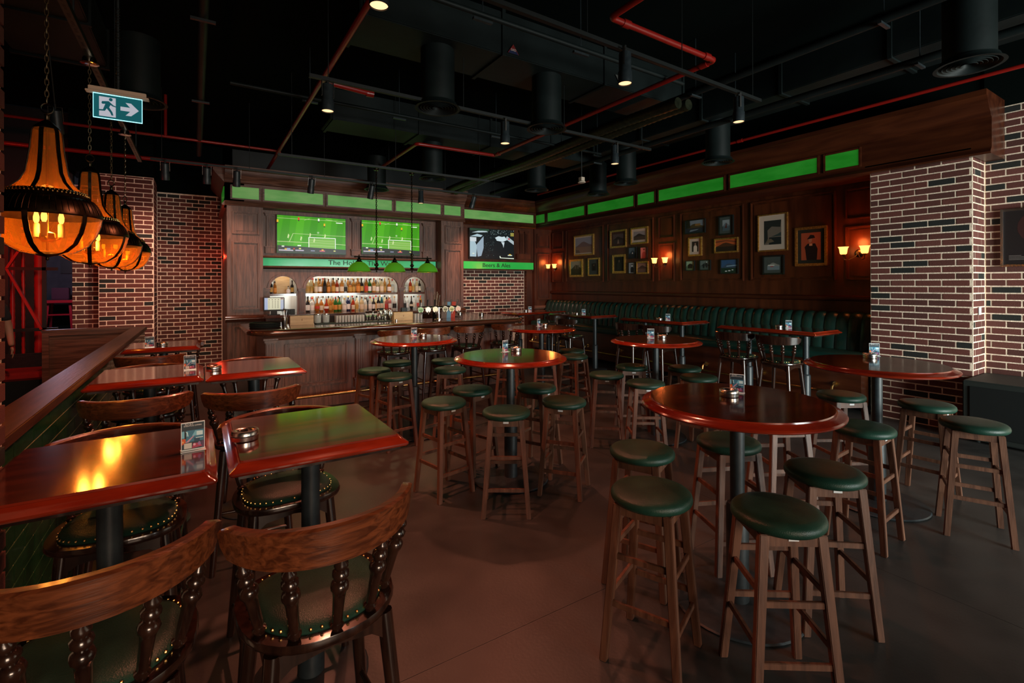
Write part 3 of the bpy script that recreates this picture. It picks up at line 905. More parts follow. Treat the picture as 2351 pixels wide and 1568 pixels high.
stool0 = make_stool()
ST = [
    ((1.652, 5.468), 20, 'green bar stool with amber sheen, leftmost at the round table in front of the bar'),
    ((2.06, 5.86), 10, 'green bar stool behind the pole of the round table in front of the bar'),
    ((1.733, 5.017), 10, 'green bar stool in front at the round table nearest the bar panelling'),
    ((2.621, 5.664), 15, 'green bar stool at the far right of the round table nearest the bar'),
    ((2.388, 5.045), 60, 'green bar stool between the bar-side round table and the green-reflecting table'),
    ((1.686, 3.681), 12, 'green bar stool at the left of the round table reflecting the green screen'),
    ((2.106, 3.975), 19, 'green bar stool behind left of the round table reflecting the green screen'),
    ((1.955, 3.145), -33, 'green bar stool in front at the round table reflecting the green screen'),
    ((2.651, 3.725), 25, 'green bar stool just right of the pole of the green-reflecting round table'),
    ((2.527, 3.162), -52, 'green bar stool with a leg catching light, front right of the green-reflecting table'),
    ((4.52, 5.48), 5, 'green bar stool, farther of two at the right of the farthest round table'),
    ((4.211, 5.052), 15, 'green bar stool, nearer of two at the right of the farthest round table'),
    ((3.422, 5.394), 40, 'bar stool seen only by its legs below the green-reflecting table, left one'),
    ((3.80, 5.15), 55, 'bar stool seen only by its legs and maker plate below the green-reflecting table, right one'),
    ((3.647, 3.845), -40, 'green bar stool, leftmost at the round table in front of the middle banquette'),
    ((4.238, 4.045), -35, 'green bar stool with white plate behind the middle round table'),
    ((3.652, 3.306), -35, 'green bar stool partly covered by the nearest round table, in front of the middle one'),
    ((4.66, 3.64), 10, 'green bar stool at the right of the middle round table'),
    ((4.332, 3.209), 10, 'green bar stool mostly hidden behind the top of the nearest round table'),
    ((2.154, 1.978), 25, 'green bar stool behind left of the nearest round table'),
    ((1.753, 1.556), 23, 'large green bar stool at the left front of the nearest round table'),
    ((2.714, 1.802), -25, 'green bar stool right behind the pole of the nearest round table'),
    ((2.693, 1.25), -39, 'green bar stool at the right front of the nearest round table'),
    ((2.052, 1.136), -35, 'largest green bar stool, nearest of all to the camera'),
    ((3.434, 1.88), -30, 'bar stool seen only by its legs behind the nearest round table top'),
    ((4.645, 2.02), -30, 'green bar stool with white plate left of the pole by the brick pillar table'),
    ((3.73, 1.489), 4, 'green bar stool standing over the round base of the brick pillar table'),
    ((4.841, 1.492), 4, 'green bar stool against the brick pillar, right of the pillar table'),
    ((4.45, 1.115), 24, 'rightmost green bar stool with long shadow on the grey floor'),
]
for i, (p, a, l) in enumerate(ST):
    if i == 0:
        stool0.location = (p[0], p[1], 0); stool0.rotation_euler = (0, 0, math.radians(a)); stool0['label'] = l; stool0['group'] = 'green leather bar stools'
    else: dup(stool0, (p[0], p[1], 0), math.radians(a), l)

# ---- round pedestal table -------------------------------------------------------------
def make_round():
    t = thing('round_table', 'x', 'table')
    tp = MB().lathe([(.30, 1.036), (.450, 1.036), (.478, 1.040), (.488, 1.046), (.490, 1.053), (.484, 1.060), (.468, 1.066), (.452, 1.070), (.446, 1.0745), (.442, 1.0745), (.440, 1.0815)], 72, m=1, cap=False)
    tp.lathe([(.440, 1.0815), (.0001, 1.0815)], 72, m=0)
    tp.build('table_top', [M['mahog'], M['mahogedge']], t, smooth=28)
    MB().lathe([(.036, .50), (.036, 1.03)], 20).lathe([(.12, 1.02), (.12, 1.036)], 20).build('pole', M['blackmetal'], t)
    MB().lathe([(.056, .014), (.056, .52), (.050, .535), (.036, .54)], 20).build('sleeve', M['blackmetal'], t)
    MB().lathe([(.32, 0.004), (.325, .010), (.318, .017), (.10, .026), (.0001, .028)], 40).build('base', M['blackmetal'], t)
    for k in range(4):
        a = PI / 4 + k * PI / 2
        MB().cyl((.29 * math.cos(a), .29 * math.sin(a), 0), (.29 * math.cos(a), .29 * math.sin(a), .012), .014, n=10).build('levelling_foot', M['chrome'], t)
    return t


rt0 = make_round()
RT = [((2.071, 5.323), 'round mahogany pedestal table in front of the oak bar panelling'),
      ((2.286, 3.604), 'round mahogany pedestal table whose top reflects the green screen'),
      ((4.10, 5.64), 'farthest round mahogany table, near the small brick wall'),
      ((4.266, 3.715), 'round mahogany table in the middle right, in front of the banquette'),
      ((2.405, 1.545), 'largest round mahogany table, nearest the camera, reflecting picture frames'),
      ((4.414, 1.666), 'round mahogany table in front of the right brick pillar')]
for i, (p, l) in enumerate(RT):
    if i == 0: rt0.location = (p[0], p[1], 0); rt0['label'] = l; rt0['group'] = 'round pedestal tables'
    else: dup(rt0, (p[0], p[1], 0), i * .7, l)

# ---- rectangular tables -------------------------------------------------------------------
def rrect(hx, hy, z, r=.008):
    pts = []
    for cx, cy, a in ((hx - r, hy - r, 0), (-hx + r, hy - r, 90), (-hx + r, -hy + r, 180), (hx - r, -hy + r, 270)):
        for k in range(4):
            t = math.radians(a + 30 * k); pts.append((cx + r * math.cos(t), cy + r * math.sin(t), z))
    return pts


def make_rect(name, hx, hy, poles):
    t = thing(name, 'x', 'table')
    prof = [(-.03, 1.036), (-.004, 1.038), (0, 1.044), (0, 1.050), (-.006, 1.055), (-.016, 1.060), (-.024, 1.068), (-.030, 1.0745), (-.034, 1.0745), (-.036, 1.0815)]
    tp = MB(); tp.rings([rrect(hx + o, hy + o, z, .012) for o, z in prof], m=1, cap=False)
    tp.add(rrect(hx - .036, hy - .036, 1.0815, .012), [tuple(range(16))], 0)
    tp.build('table_top', [M['mahog'], M['mahogedge']], t, smooth=25)
    MB().box(-hx + .03, -hy + .03, 1.02, hx - .03, hy - .03, 1.037).build('underside', M['chairwood'], t, smooth=0)
    for px, py in poles:
        MB().lathe([(.038, .45), (.038, 1.02)], 20, (px, py, 0)).build('pole', M['blackmetal'], t)
        MB().lathe([(.055, .014), (.055, .47), (.048, .485), (.038, .49)], 20, (px, py, 0)).build('sleeve', M['blackmetal'], t)
        MB().lathe([(.235, 0.002), (.24, .008), (.232, .015), (.09, .024), (.0001, .026)], 36, (px, py, 0)).build('base', M['blackmetal'], t)
    return t


sq0 = make_rect('square_table', .322, .345, [(0, 0)])
SQ = [((-.272, 2.243), 'nearest square mahogany table at the left, with the amber lamp reflection'),
      ((.405, 2.268), 'nearest square mahogany table with a steel ashtray and bright red edge'),
      ((-.298, 4.30), 'second square table along the green tiled half wall, with an events card'),
      ((.354, 4.25), 'square table in front of the bar whose corner reflects green'),
      ((-.318, 6.28), 'farthest square table at the far end of the half wall')]
for i, (p, l) in enumerate(SQ):
    if i == 0: sq0.location = (p[0], p[1], 0); sq0['label'] = l; sq0['group'] = 'square tables along the half wall'
    else: dup(sq0, (p[0], p[1], 0), 0, l)
lt0 = make_rect('long_table', .35, .69, [(0, -.40), (0, .40)])
LT = [((6.79, 3.77), 0, 'long banquette table nearest the brick pillar'), ((6.80, 5.76), 0, 'middle long banquette table below the sunset picture'),
      ((6.62, 7.70), 0, 'third long banquette table from the brick pillar'), ((6.35, 9.00), 92, 'corner table at the far end of the banquette')]
for i, (p, a, l) in enumerate(LT):
    if i == 0: lt0.location = (p[0], p[1], 0); lt0['label'] = l; lt0['group'] = 'long tables along the banquette'
    else: dup(lt0, (p[0], p[1], 0), math.radians(a), l)

# ---- banquette ---------------------------------------------------------------------------------
bq = thing('banquette', 'long dark green leather banquette with vertical channels along the panelled wall', 'banquette', (7.4, 6.5, 0))
def loc(o): o.location = (-7.4, -6.5, 0); return o
loc(MB().box(7.12, 2.86, .10, 7.74, 10.17, .66).build('base', M['panely'], bq, smooth=0))
loc(MB().prism([(7.08, .66), (7.06, .70), (7.07, .75), (7.10, .775), (7.52, .785), (7.52, .66)], 'y', 2.86, 10.16).build('seat_cushion', M['bench'], bq))
loc(MB().box(7.60, 2.86, .66, 7.74, 10.17, 1.24).build('back_board', M['panely'], bq, smooth=0))
prof = [(7.47, .77), (7.475, .85), (7.50, 1.0), (7.53, 1.14), (7.55, 1.20), (7.58, 1.245), (7.62, 1.266), (7.66, 1.272), (7.70, 1.262), (7.73, 1.24)]
nch = 47; cw = (10.16 - 2.87) / nch
cm = MB(); k = 7; V = []; Fs = []
for j, (x, z) in enumerate(prof):
    for i in range(k):
        u = -1 + 2 * i / (k - 1); bul = .022 * (1 - abs(u) ** 2.6)
        a = prof[max(j - 1, 0)]; b = prof[min(j + 1, len(prof) - 1)]; tx, tz = b[0] - a[0], b[1] - a[1]; L = math.hypot(tx, tz)
        V.append((x - 7.5 + (-tz / L) * (bul), u * (cw / 2 - .0012), z + (tx / L) * bul))
for j in range(len(prof) - 1):
    for i in range(k - 1): Fs.append((j * k + i, j * k + i + 1, (j + 1) * k + i + 1, (j + 1) * k + i))
cme = cm.add(V, Fs).mesh('back_channel', M['bench'], smooth=60)
for i in range(nch): mo('back_channel', cme, bq, (7.5 - 7.4, 2.87 + cw * (i + .5) - 6.5, 0))
loc(MB().tube([(6.99, 2.95, .27), (6.99, 10.1, .27)], .02, 10).build('foot_rail', M['brass'], bq))
for i in range(8):
    y = 3.15 + i * .98
    loc(MB().tube([(7.12, y, .36), (7.03, y, .36), (7.0, y, .33), (6.99, y, .27)], .013, 8).cyl((7.12, y, .36), (7.10, y, .36), .035).build('rail_bracket', M['brass'], bq))

# ---- speaker and poster at the right edge ---------------------------------------------------------
sp = thing('floor_speaker', 'black boxed floor speaker beside the brick pillar at the right edge', 'speaker', (7.2, 1.32, 0))
MB().box(-.30, -.62, .03, .48, .50, .655).build('cabinet', M['rubber'], sp, bevel=.012)
MB().box(-.312, -.55, .09, -.300, .44, .60).build('front_grille', M['black'], sp, bevel=.004)
for y in (-.5, .4):
    for x in (-.2, .38): MB().cyl((x, y, 0), (x, y, .032), .025).build('foot', M['rubber'], sp)
po = thing('framed_poster', 'silver framed dark poster on the right brick wall, cut by the picture edge', 'poster', (7.70, 1.39, 2.20))
MB().box(-.015, -.285, -.31, .006, .285, .31).build('backing', M['blackframe'], po, smooth=0)
m = MB()
for q in ((-.30, -.275, -.325, .325), (.275, .30, -.325, .325), (-.275, .275, -.325, -.30), (-.275, .275, .30, .325)): m.box(-.03, q[0], q[2], .006, q[1], q[3])
m.build('frame', M['steel'], po, bevel=.003)
pp = art('poster_print', .55, .60, [(C(20, 10, 10), R4(0, 0, 1, 1)), (C(48, 16, 14), ell(.62, .68, .42, .34, 24)), (C(10, 6, 6), ell(.62, .66, .24, .22, 24)), (C(60, 34, 30), [(.40, .98), (.62, .80), (.84, .98), (.62, .90)]),
    (C(120, 110, 105), R4(.45, .44, .80, .452)), (C(120, 110, 105), R4(.45, .40, .80, .412)), (C(120, 110, 105), R4(.42, .26, .82, .268)),
    (C(130, 120, 115), R4(.08, .16, .26, .166)), (C(130, 120, 115), R4(.08, .135, .36, .141)), (C(130, 120, 115), R4(.08, .11, .33, .116)), (C(130, 120, 115), R4(.08, .085, .36, .091))], po)
pp.rotation_euler = (0, 0, -PI / 2); pp.location = (-.0165, 0, 0)
sw = tag(MB().box(7.45, 1.822, 1.33, 7.53, 1.815, 1.42).build('light_switch', M['white'], None, bevel=.002), 'white light switch on the lit side of the brick pillar', 'switch')
# ================================================================= TABLE-TOP THINGS
def make_card():
    t = thing('events_card', 'x', 'card holder')
    M['acrylic'] = M.get('acrylic') or flat('acrylic', (.75, .8, .8), .08, spec=.6)
    MB().box(-.055, -.03, 0, .055, .03, .004).build('holder_foot', M['acrylic'], t, bevel=.001)
    MB().box(-.052, -.003, .004, .052, .003, .152).build('holder_plate', M['acrylic'], t, bevel=.001)
    B1, B2, B3 = C(62, 120, 146), C(120, 185, 205), C(205, 232, 238)
    pol = [(C(40, 56, 66), R4(0, 0, 1, 1)), (B1, R4(.02, .28, .98, .72)), (B2, R4(.0, .45, .12, .70)), (B2, R4(.2, .5, .28, .68)), (B2, [(.45, .5), (.95, .5), (.95, .66), (.6, .70)]), (B3, R4(.66, .50, .93, .66)),
           (C(20, 26, 34), R4(.12, .40, .2, .72)), (C(190, 150, 175), [(.14, .26), (.5, .50), (.56, .50), (.3, .27)]), (B3, [(.16, .70), (.26, .66), (.30, .5), (.27, .5), (.23, .62)]),
           (C(210, 90, 40), [(0, .18), (.18, .28), (.16, .42), (0, .42)]), (C(235, 190, 120), ell(.05, .3, .03, .04, 8)), (C(170, 60, 90), [(.45, .02), (.9, .06), (.82, .2), (.5, .22)]), (C(225, 170, 190), ell(.56, .16, .06, .05, 8)),
           (C(150, 110, 160), ell(.78, .18, .07, .08, 8)), (C(90, 70, 100), [(.9, .02), (1, .02), (1, .3), (.86, .24)]), (C(40, 70, 95), R4(.55, .28, .8, .42)), (B3, R4(.62, .40, .95, .43)),
           (C(205, 200, 192), R4(.10, .03, .44, .24))]
    a = art('print', .098, .138, pol, t, eps=.0001); a.location = (0, -.0032, .078)
    for k, (body, zz, xx) in enumerate((('BLA BLA', .1425, -.017), ('EVENTS & OFFERS', .1335, -.001))):
        o = mo('lettering', text_mesh(body, .0098, M['paper'], 'lettering'), t, (xx, -.0075, zz)); o.rotation_euler = (PI / 2, 0, 0); o.scale = (1, 1, .15)
    return t


card0 = make_card()
TZ = 1.0825
CD = [((-.022, 2.185), 4, 1, 'events card on the nearest left table beside the amber reflection'),
      ((-.06, 4.27), 2, 1, 'events card on the second table along the half wall'),
      ((-.42, 6.05), 2, 1, 'events card on the farthest left table in front of the brick pillar'),
      ((2.338, 3.774), 18, 1, 'events card on the round table reflecting the green screen'),
      ((2.131, 5.48), 5, 1, 'pale events card on the round table in front of the bar'),
      ((4.17, 5.80), 20, 1, 'events card on the farthest round table'),
      ((4.302, 3.816), -45, 1, 'events card on the middle round table before the banquette'),
      ((2.545, 1.635), -62, 1, 'events card standing behind the ashtray on the nearest round table'),
      ((4.80, 1.83), -50, 1, 'events card on the round table by the brick pillar'),
      ((6.62, 5.50), -60, 1, 'events card on the middle long banquette table'),
      ((6.80, 3.60), -60, 1, 'events card on the long banquette table nearest the brick pillar'),
      ((6.52, 7.52), -40, 1, 'clear card holder on the third long banquette table'),
      ((6.30, 9.10), -30, 1, 'clear card holder on the corner table')]
for i, (p, a, s, l) in enumerate(CD):
    if i == 0: card0.location = (p[0], p[1], TZ); card0.rotation_euler = (0, 0, math.radians(a)); card0['label'] = l; card0['group'] = 'events cards on the tables'; card0.scale = (.72, .72, .70); o = card0
    else: o = dup(card0, (p[0], p[1], TZ), math.radians(a), l)


def make_ash():
    t = thing('ashtray', 'x', 'ashtray')
    MB().lathe([(.046, 0), (.049, .002), (.050, .018), (.0485, .0195), (.0485, .0205), (.050, .022), (.0495, .034), (.046, .038), (.034, .039), (.026, .034), (.022, .022), (.0001, .020)], 32).build('bowl', M['steel'], t, smooth=40)
    MB().lathe([(.0488, .0192), (.0502, .0200), (.0488, .0208)], 32).build('seam', M['blackmetal'], t)
    return t


ash0 = make_ash()
AS = [((.152, 2.226), TZ, 'steel ashtray on the nearest square table'), ((.085, 4.12), TZ, 'steel ashtray on the table with the green reflecting corner'), ((-.32, 6.10), TZ, 'small steel ashtray on the farthest left table'),
      ((2.452, 3.767), TZ, 'steel ashtray on the round table reflecting the green screen'), ((2.22, 5.44), TZ, 'steel ashtray on the round table in front of the bar'), ((4.26, 5.78), TZ, 'steel ashtray on the farthest round table'),
      ((4.40, 3.74), TZ, 'steel ashtray on the middle round table before the banquette'), ((2.44, 1.615), TZ, 'large-looking steel ashtray on the nearest round table'), ((4.64, 1.80), TZ, 'steel ashtray on the round table by the brick pillar'),
      ((6.53, 5.60), TZ, 'steel ashtray on the middle long banquette table'), ((6.76, 3.71), TZ, 'steel ashtray on the long banquette table nearest the pillar'), ((6.43, 7.64), TZ, 'steel ashtray on the third long banquette table'),
      ((6.22, 9.16), TZ, 'steel ashtray on the corner table'), ((4.36, 8.75), 1.112, 'steel ashtray far back on the right end of the bar counter'), ((4.60, 8.30), 1.112, 'steel ashtray at the rounded right end of the bar counter')]
for i, (p, z, l) in enumerate(AS):
    if i == 0: ash0.location = (p[0], p[1], z); ash0['label'] = l; ash0['group'] = 'steel ashtrays'
    else: dup(ash0, (p[0], p[1], z), i * .4, l)

# ================================================================= BOTTLES
def bottle_set(kind, h, r):
    """(body profile, label z0,z1,r, cap z0,z1,r)"""
    if kind == 0: pr = [(r * .95, 0), (r, .01), (r, h * .62), (r * .8, h * .70), (r * .36, h * .78), (r * .33, h * .95)]
    elif kind == 1: pr = [(r * .95, 0), (r, .01), (r, h * .52), (r * .92, h * .60), (r * .34, h * .72), (r * .30, h * .95)]
    elif kind == 2: pr = [(r * 1.1, 0), (r * 1.15, .01), (r * 1.15, h * .5), (r * .9, h * .57), (r * .4, h * .62), (r * .36, h * .92)]
    elif kind == 3: pr = [(r * .85, 0), (r * .9, .01), (r * .86, h * .6), (r * .55, h * .75), (r * .32, h * .85), (r * .3, h * .96)]
    else: pr = [(r * .7, 0), (r * 1.1, .03), (r * 1.2, h * .3), (r * .9, h * .5), (r * .35, h * .62), (r * .32, h * .94)]
    return pr


LIQ = {'amber': (.42, .16, .03), 'whisky': (.50, .24, .06), 'clear': (.62, .66, .64), 'green': (.03, .16, .035), 'dark': (.02, .018, .018), 'red': (.42, .05, .02), 'blue': (.012, .02, .06), 'pale': (.62, .52, .30), 'teal': (.02, .10, .12), 'pink': (.40, .14, .13)}
for k in list(LIQ): M['liq_' + k] = flat('bottle_' + k, LIQ[k], .08, spec=.6, trans=.35 if k not in ('dark', 'blue') else .0, ior=1.3)
LAB = {'cream': (.62, .55, .42), 'white': (.7, .7, .68), 'black': (.015, .015, .015), 'gold': (.45, .27, .06), 'orange': (.55, .22, .04), 'red': (.45, .04, .03)}
for k in LAB: M['lab_' + k] = flat('label_' + k, LAB[k], .5)
CAPS = {'black': (.012, .012, .012), 'red': (.42, .02, .015), 'gold': (.5, .32, .1), 'silver': (.6, .6, .6), 'brown': (.15, .06, .025)}
for k in CAPS: M['cap_' + k] = flat('cap_' + k, CAPS[k], .35, .3)
BC = {}


def bottle(x, y, z, kind, h, r, liq, lab, cap, label, group):
    key = (kind, round(h, 2), round(r, 3), liq, lab, cap)
    if key not in BC:
        pr = bottle_set(kind, h, r)
        a = MB().lathe(pr, 14).mesh('bottle', M['liq_' + liq], 50)
        rr = max(p[0] for p in pr) + .0012
        z0, z1 = h * .12, h * .46
        if kind == 4: z0, z1 = h * .22, h * .38
        b = MB().lathe([(rr, z0), (rr, z1)], 14, a0=-PI * .98, a1=-PI * .02).mesh('bottle_label', M['lab_' + lab], 50)
        c = MB().lathe([(r * .37, h * .88), (r * .40, h * .885), (r * .40, h - .003), (r * .36, h)], 10).mesh('cap', M['cap_' + cap], 40)
        BC[key] = (a, b, c)
    a, b, c = BC[key]
    o = tag(mo('bottle', a, None, (x, y, z)), label, 'bottle', group)
    mo('bottle_label', b, o); mo('cap', c, o)


rb = random.Random(11)
up = [('pale', 'gold'), ('pale', 'gold'), ('pale', 'cream'), ('whisky', 'white'), ('dark', 'black'), ('amber', 'orange'), ('amber', 'gold'), ('red', 'cream'), ('whisky', 'cream'), ('clear', 'black'), ('amber', 'gold'), ('whisky', 'gold'), ('amber', 'orange'),
      ('dark', 'gold'), ('amber', 'red'), ('green', 'white'), ('whisky', 'cream'), ('pale', 'white'), ('pale', 'cream'), ('whisky', 'gold'), ('amber', 'white'), ('clear', 'cream')]
n = len(up)
for i, (lq, lb) in enumerate(up):
    x = 1.80 + (3.55 - 1.80) * i / (n - 1)
    bottle(x, 10.36 + .05 * (i % 2), 1.527, rb.choice((0, 1, 1, 2, 3, 0)), rb.choice((.27, .29, .31)), rb.choice((.038, .043)), lq, lb, rb.choice(list(CAPS)),
           '%s bottle with %s label, %s from the left on the wide arch upper shelf' % (lq, lb, ORD[i]), 'bottles on the upper shelf')
lo = [('dark', 'white'), ('clear', 'white'), ('amber', 'red'), ('amber', 'cream'), ('red', 'white'), ('amber', 'gold'), ('green', 'orange'), ('green', 'gold'), ('clear', 'white'), ('blue', 'white'), ('red', 'cream'), ('pale', 'gold'), ('pale', 'cream'),
      ('clear', 'cream'), ('clear', 'white'), ('dark', 'white'), ('dark', 'cream'), ('teal', 'cream'), ('pink', 'red'), ('pink', 'white'), ('clear', 'black')]
n = len(lo)
for i, (lq, lb) in enumerate(lo):
    x = 1.80 + (3.56 - 1.80) * i / (n - 1)
    bottle(x, 10.30 + .05 * (i % 2), 1.156, rb.choice((0, 1, 1, 3, 0, 4)), rb.choice((.27, .29, .31)), rb.choice((.038, .043)), lq, lb, rb.choice(list(CAPS)),
           '%s bottle with %s label, %s from the left on the wide arch lower shelf' % (lq, lb, ORD[i]), 'bottles on the back counter')
for i, (lq, lb) in enumerate((('pale', 'cream'), ('clear', 'white'), ('red', 'orange'), ('pale', 'gold'), ('pale', 'cream'), ('dark', 'cream'))):
    bottle(3.79 + .077 * i, 10.36 + .04 * (i % 2), 1.527, (0, 3, 0, 2, 0, 1)[i], .29, .034, lq, lb, rb.choice(list(CAPS)), '%s bottle with %s label, %s from the left on the right arch shelf' % (lq, lb, ORD[i]), 'bottles in the small right arch')
for i, (lq, lb) in enumerate((('clear', 'black'), ('clear', 'white'), ('dark', 'cream'), ('clear', 'cream'), ('clear', 'red'), ('amber', 'white'))):
    bottle(3.79 + .077 * i, 10.30 + .05 * (i % 2), 1.156, (1, 0, 4, 1, 3, 0)[i], .29, .034, lq, lb, rb.choice(list(CAPS)), '%s bottle with %s label, %s from the left in the right arch bottom' % (lq, lb, ORD[i]), 'bottles in the small right arch')
for r_, (z_, nm) in enumerate(((1.527, 'upper'), (1.156, 'lower'))):  # added rows standing in for bottle reflections in the mirror
    for i in range(18):
        lq = rb.choice(('whisky', 'pale', 'amber', 'clear', 'clear', 'dark', 'pale')); lb = rb.choice(list(LAB))
        bottle(1.84 + (3.51 - 1.84) * i / 17, 10.50 + .03 * (i % 2), z_, rb.choice((0, 1, 3)), .31, .038, lq, lb, rb.choice(list(CAPS)),
               '%s bottle with %s label, %s from left in the %s reflection row' % (lq, lb, ORD[i], nm), 'bottles added for mirror reflections')
# left arch: pale board, jars
tag(MB().box(1.24, 10.50, 1.527, 1.50, 10.53, 1.86).build('menu_board', M['plywood'], None, bevel=.004), 'pale wooden board leaning in the small left arch', 'board')
for i, (x, lq) in enumerate(((1.155, 'dark'), (1.222, 'amber'), (1.46, 'clear'), (1.53, 'dark'))):
    bottle(x, 10.38, 1.527, (0, 0, 2, 1)[i], (.27, .24, .15, .26)[i], .030, lq, ('gold', 'orange', 'white', 'gold')[i], 'black', '%s bottle, %s from the left in the small left arch' % (lq, ORD[i]), 'bottles in the small left arch')

# ================================================================= ON THE BAR
CT = 1.1125
BT = 1.1555
ps = thing('till_monitor', 'black till with a lit pale screen of menu buttons left behind the bar', 'till', (1.13, 9.72, BT), math.radians(-4))
MB().box(-.17, -.02, .07, .17, .03, .32).build('casing', M['black'], ps, bevel=.008)
MB().box(-.05, -.02, 0, .05, .08, .08).box(-.1, -.06, 0, .1, .1, .012).build('stand', M['black'], ps, bevel=.004)
pol = [(C(205, 205, 175), R4(0, 0, 1, 1)), (C(140, 165, 205), R4(0, 0, .17, 1)), (C(160, 175, 200), R4(.84, 0, 1, .82)), (C(120, 90, 100), R4(.84, .86, .98, 1))]
for i in range(4):
    pol.append((C(60, 60, 40), R4(.22 + .16 * i, .82, .27 + .16 * i, .88)))
    for j in range(6): pol.append((C(60, 60, 40), R4((.22, .40, .54, .68)[i], .14 + .11 * j, (.25, .44, .58, .73)[i], .19 + .11 * j)))
q = art('screen_picture', .31, .21, pol, ps, .85, eps=.0003); q.location = (0, -.0205, .205)
for i in range(2):
    tag(MB().box(1.30 + .09 * i, 9.66, BT, 1.38 + .09 * i, 9.74, BT + .10).build('straw_caddy', M['black'], None, bevel=.004), ('left' if i == 0 else 'right') + ' one of two small black boxes beside the till', 'box')
for i, x in enumerate((1.18, 2.72)):
    b_ = thing('napkin_box', ('pale wooden box on the bar beside the steel cup of spoons', 'pale wooden box on the bar beside the steel shakers')[i], 'box', (x + .08, 7.72, CT))
    MB().box(-.16, -.06, .012, .16, .06, .135).build('front', M['plywood'], b_, bevel=.002)
    MB().box(-.165, -.065, 0, .165, .065, .014).build('base', M['plywood'], b_, bevel=.002)
    art('emblem', .02, .03, [(C(120, 70, 30), [(.2, 0), (.8, 0), (.55, .5), (.9, 1), (.3, .7)])], b_).location = (0, -.0603, .08)
cu = thing('steel_cup', 'steel cup holding bar spoons at the left of the bar counter', 'cup', (1.025, 7.66, CT))
MB().lathe([(.034, 0), (.036, .005), (.045, .12), (.043, .12), (.034, .008), (.0001, .008)], 20).build('cup', M['steel'], cu)
for k, (dx, dy) in enumerate(((-.02, .0), (.0, .015), (.02, -.01), (.01, .02), (-.01, -.015))):
    MB().cyl((dx * .3, dy * .3, .01), (dx * 1.4, dy * 1.4, .20 + .01 * k), .003, n=6).sphere((dx * 1.4, dy * 1.4, .205 + .01 * k), .009, 8).build('spoon', M['steel'], cu)
for k in range(3):
    tag(MB().lathe([(.17, 0), (.19, .004), (.20, .022), (.195, .022), (.182, .008), (.0001, .007)], 36, (.765, 7.55, CT + .0225 * k)).build('serving_tray', M['rubber'], None, smooth=40), ('bottom', 'middle', 'top')[k] + ' tray of the stacked round black trays at the left end of the bar', 'tray', 'stacked black trays')
tag(MB().box(1.45, 7.62, CT, 2.60, 7.80, CT + .012).build('bar_mat', M['mat'], None, bevel=.003), 'long dark green rubber bar mat on the counter', 'bar mat')
for k, x in enumerate((1.50, 1.62)):
    j = thing('glass_jar', ('left', 'right')[k] + ' one of two lidded glass jars on the bar beside the pale box', 'jar', (x, 7.86 - .07, CT + .0125))
    MB().lathe([(.045, 0), (.05, .006), (.052, .11), (.050, .12)], 18).build('jar', M['liq_clear'], j)
    MB().lathe([(.054, .12), (.056, .125), (.054, .135), (.0001, .138)], 18).build('lid', M['steel'], j)
glm = MB().lathe([(.017, 0), (.018, .003), (.0208, .105), (.0198, .105), (.0165, .008), (.0001, .008)], 14).mesh('tumbler', flat('frosted_glass', (.75, .72, .70), .12, spec=.7, trans=.45, ior=1.2), 40)
for r in range(2):
    for k in range(10):
        tag(mo('tumbler', glm, None, (1.74 + .044 * k + .01, 7.66 + .07 * r, CT + .0125)), 'frosted tumbler, %s from the left in the %s row on the bar mat' % (ORD[k], ('front', 'back')[r]), 'glass', 'rows of frosted tumblers')
MB_w = MB().lathe([(.03, 0), (.03, .004), (.005, .008), (.005, .06), (.02, .075), (.036, .10), (.038, .13), (.030, .155), (.028, .155)], 14).mesh('stem_glass', M['glass'], 50)
for k in range(7):
    tag(mo('stem_glass', MB_w, None, (2.22 + .062 * k, 7.70 + .05 * (k % 2), CT + .0125 if 2.22 + .062 * k < 2.58 else CT)), 'clear stem glass, %s from the left beyond the tumblers' % ORD[k], 'glass', 'clear stem glasses on the bar')
for k, x in enumerate((2.60, 2.69, 2.51)):
    tag(MB().lathe([(.030, 0), (.032, .004), (.042, .17), (.040, .175), (.030, .008), (.0001, .008)], 18, (x - .06, 7.86 - .04, CT)).build('cocktail_shaker', M['steel'], None, smooth=40), ('middle', 'right', 'left')[k] + ' one of three steel shaker cups beside the pale box', 'shaker')
tag(MB().box(2.82, 7.80, CT, 2.92, 7.855, CT + .20).build('straw_box', M['black'], None, bevel=.004), 'black upright straw box behind the right pale wooden box', 'box')
for k in range(6):
    tag(mo('tumbler', glm, None, (2.98 + .05 * (k % 3), 7.60 + .09 * (k // 3), CT)), 'tumbler, %s of the few right of the pale wooden box' % ORD[k], 'glass', 'tumblers beside the beer taps')
tag(MB().lathe([(.02, 0), (.022, .03), (.021, .034), (.0001, .034)], 16, (2.62, 7.50, CT)).build('shot_glass', M['steel'], None), 'small steel jigger in front of the shakers', 'jigger')

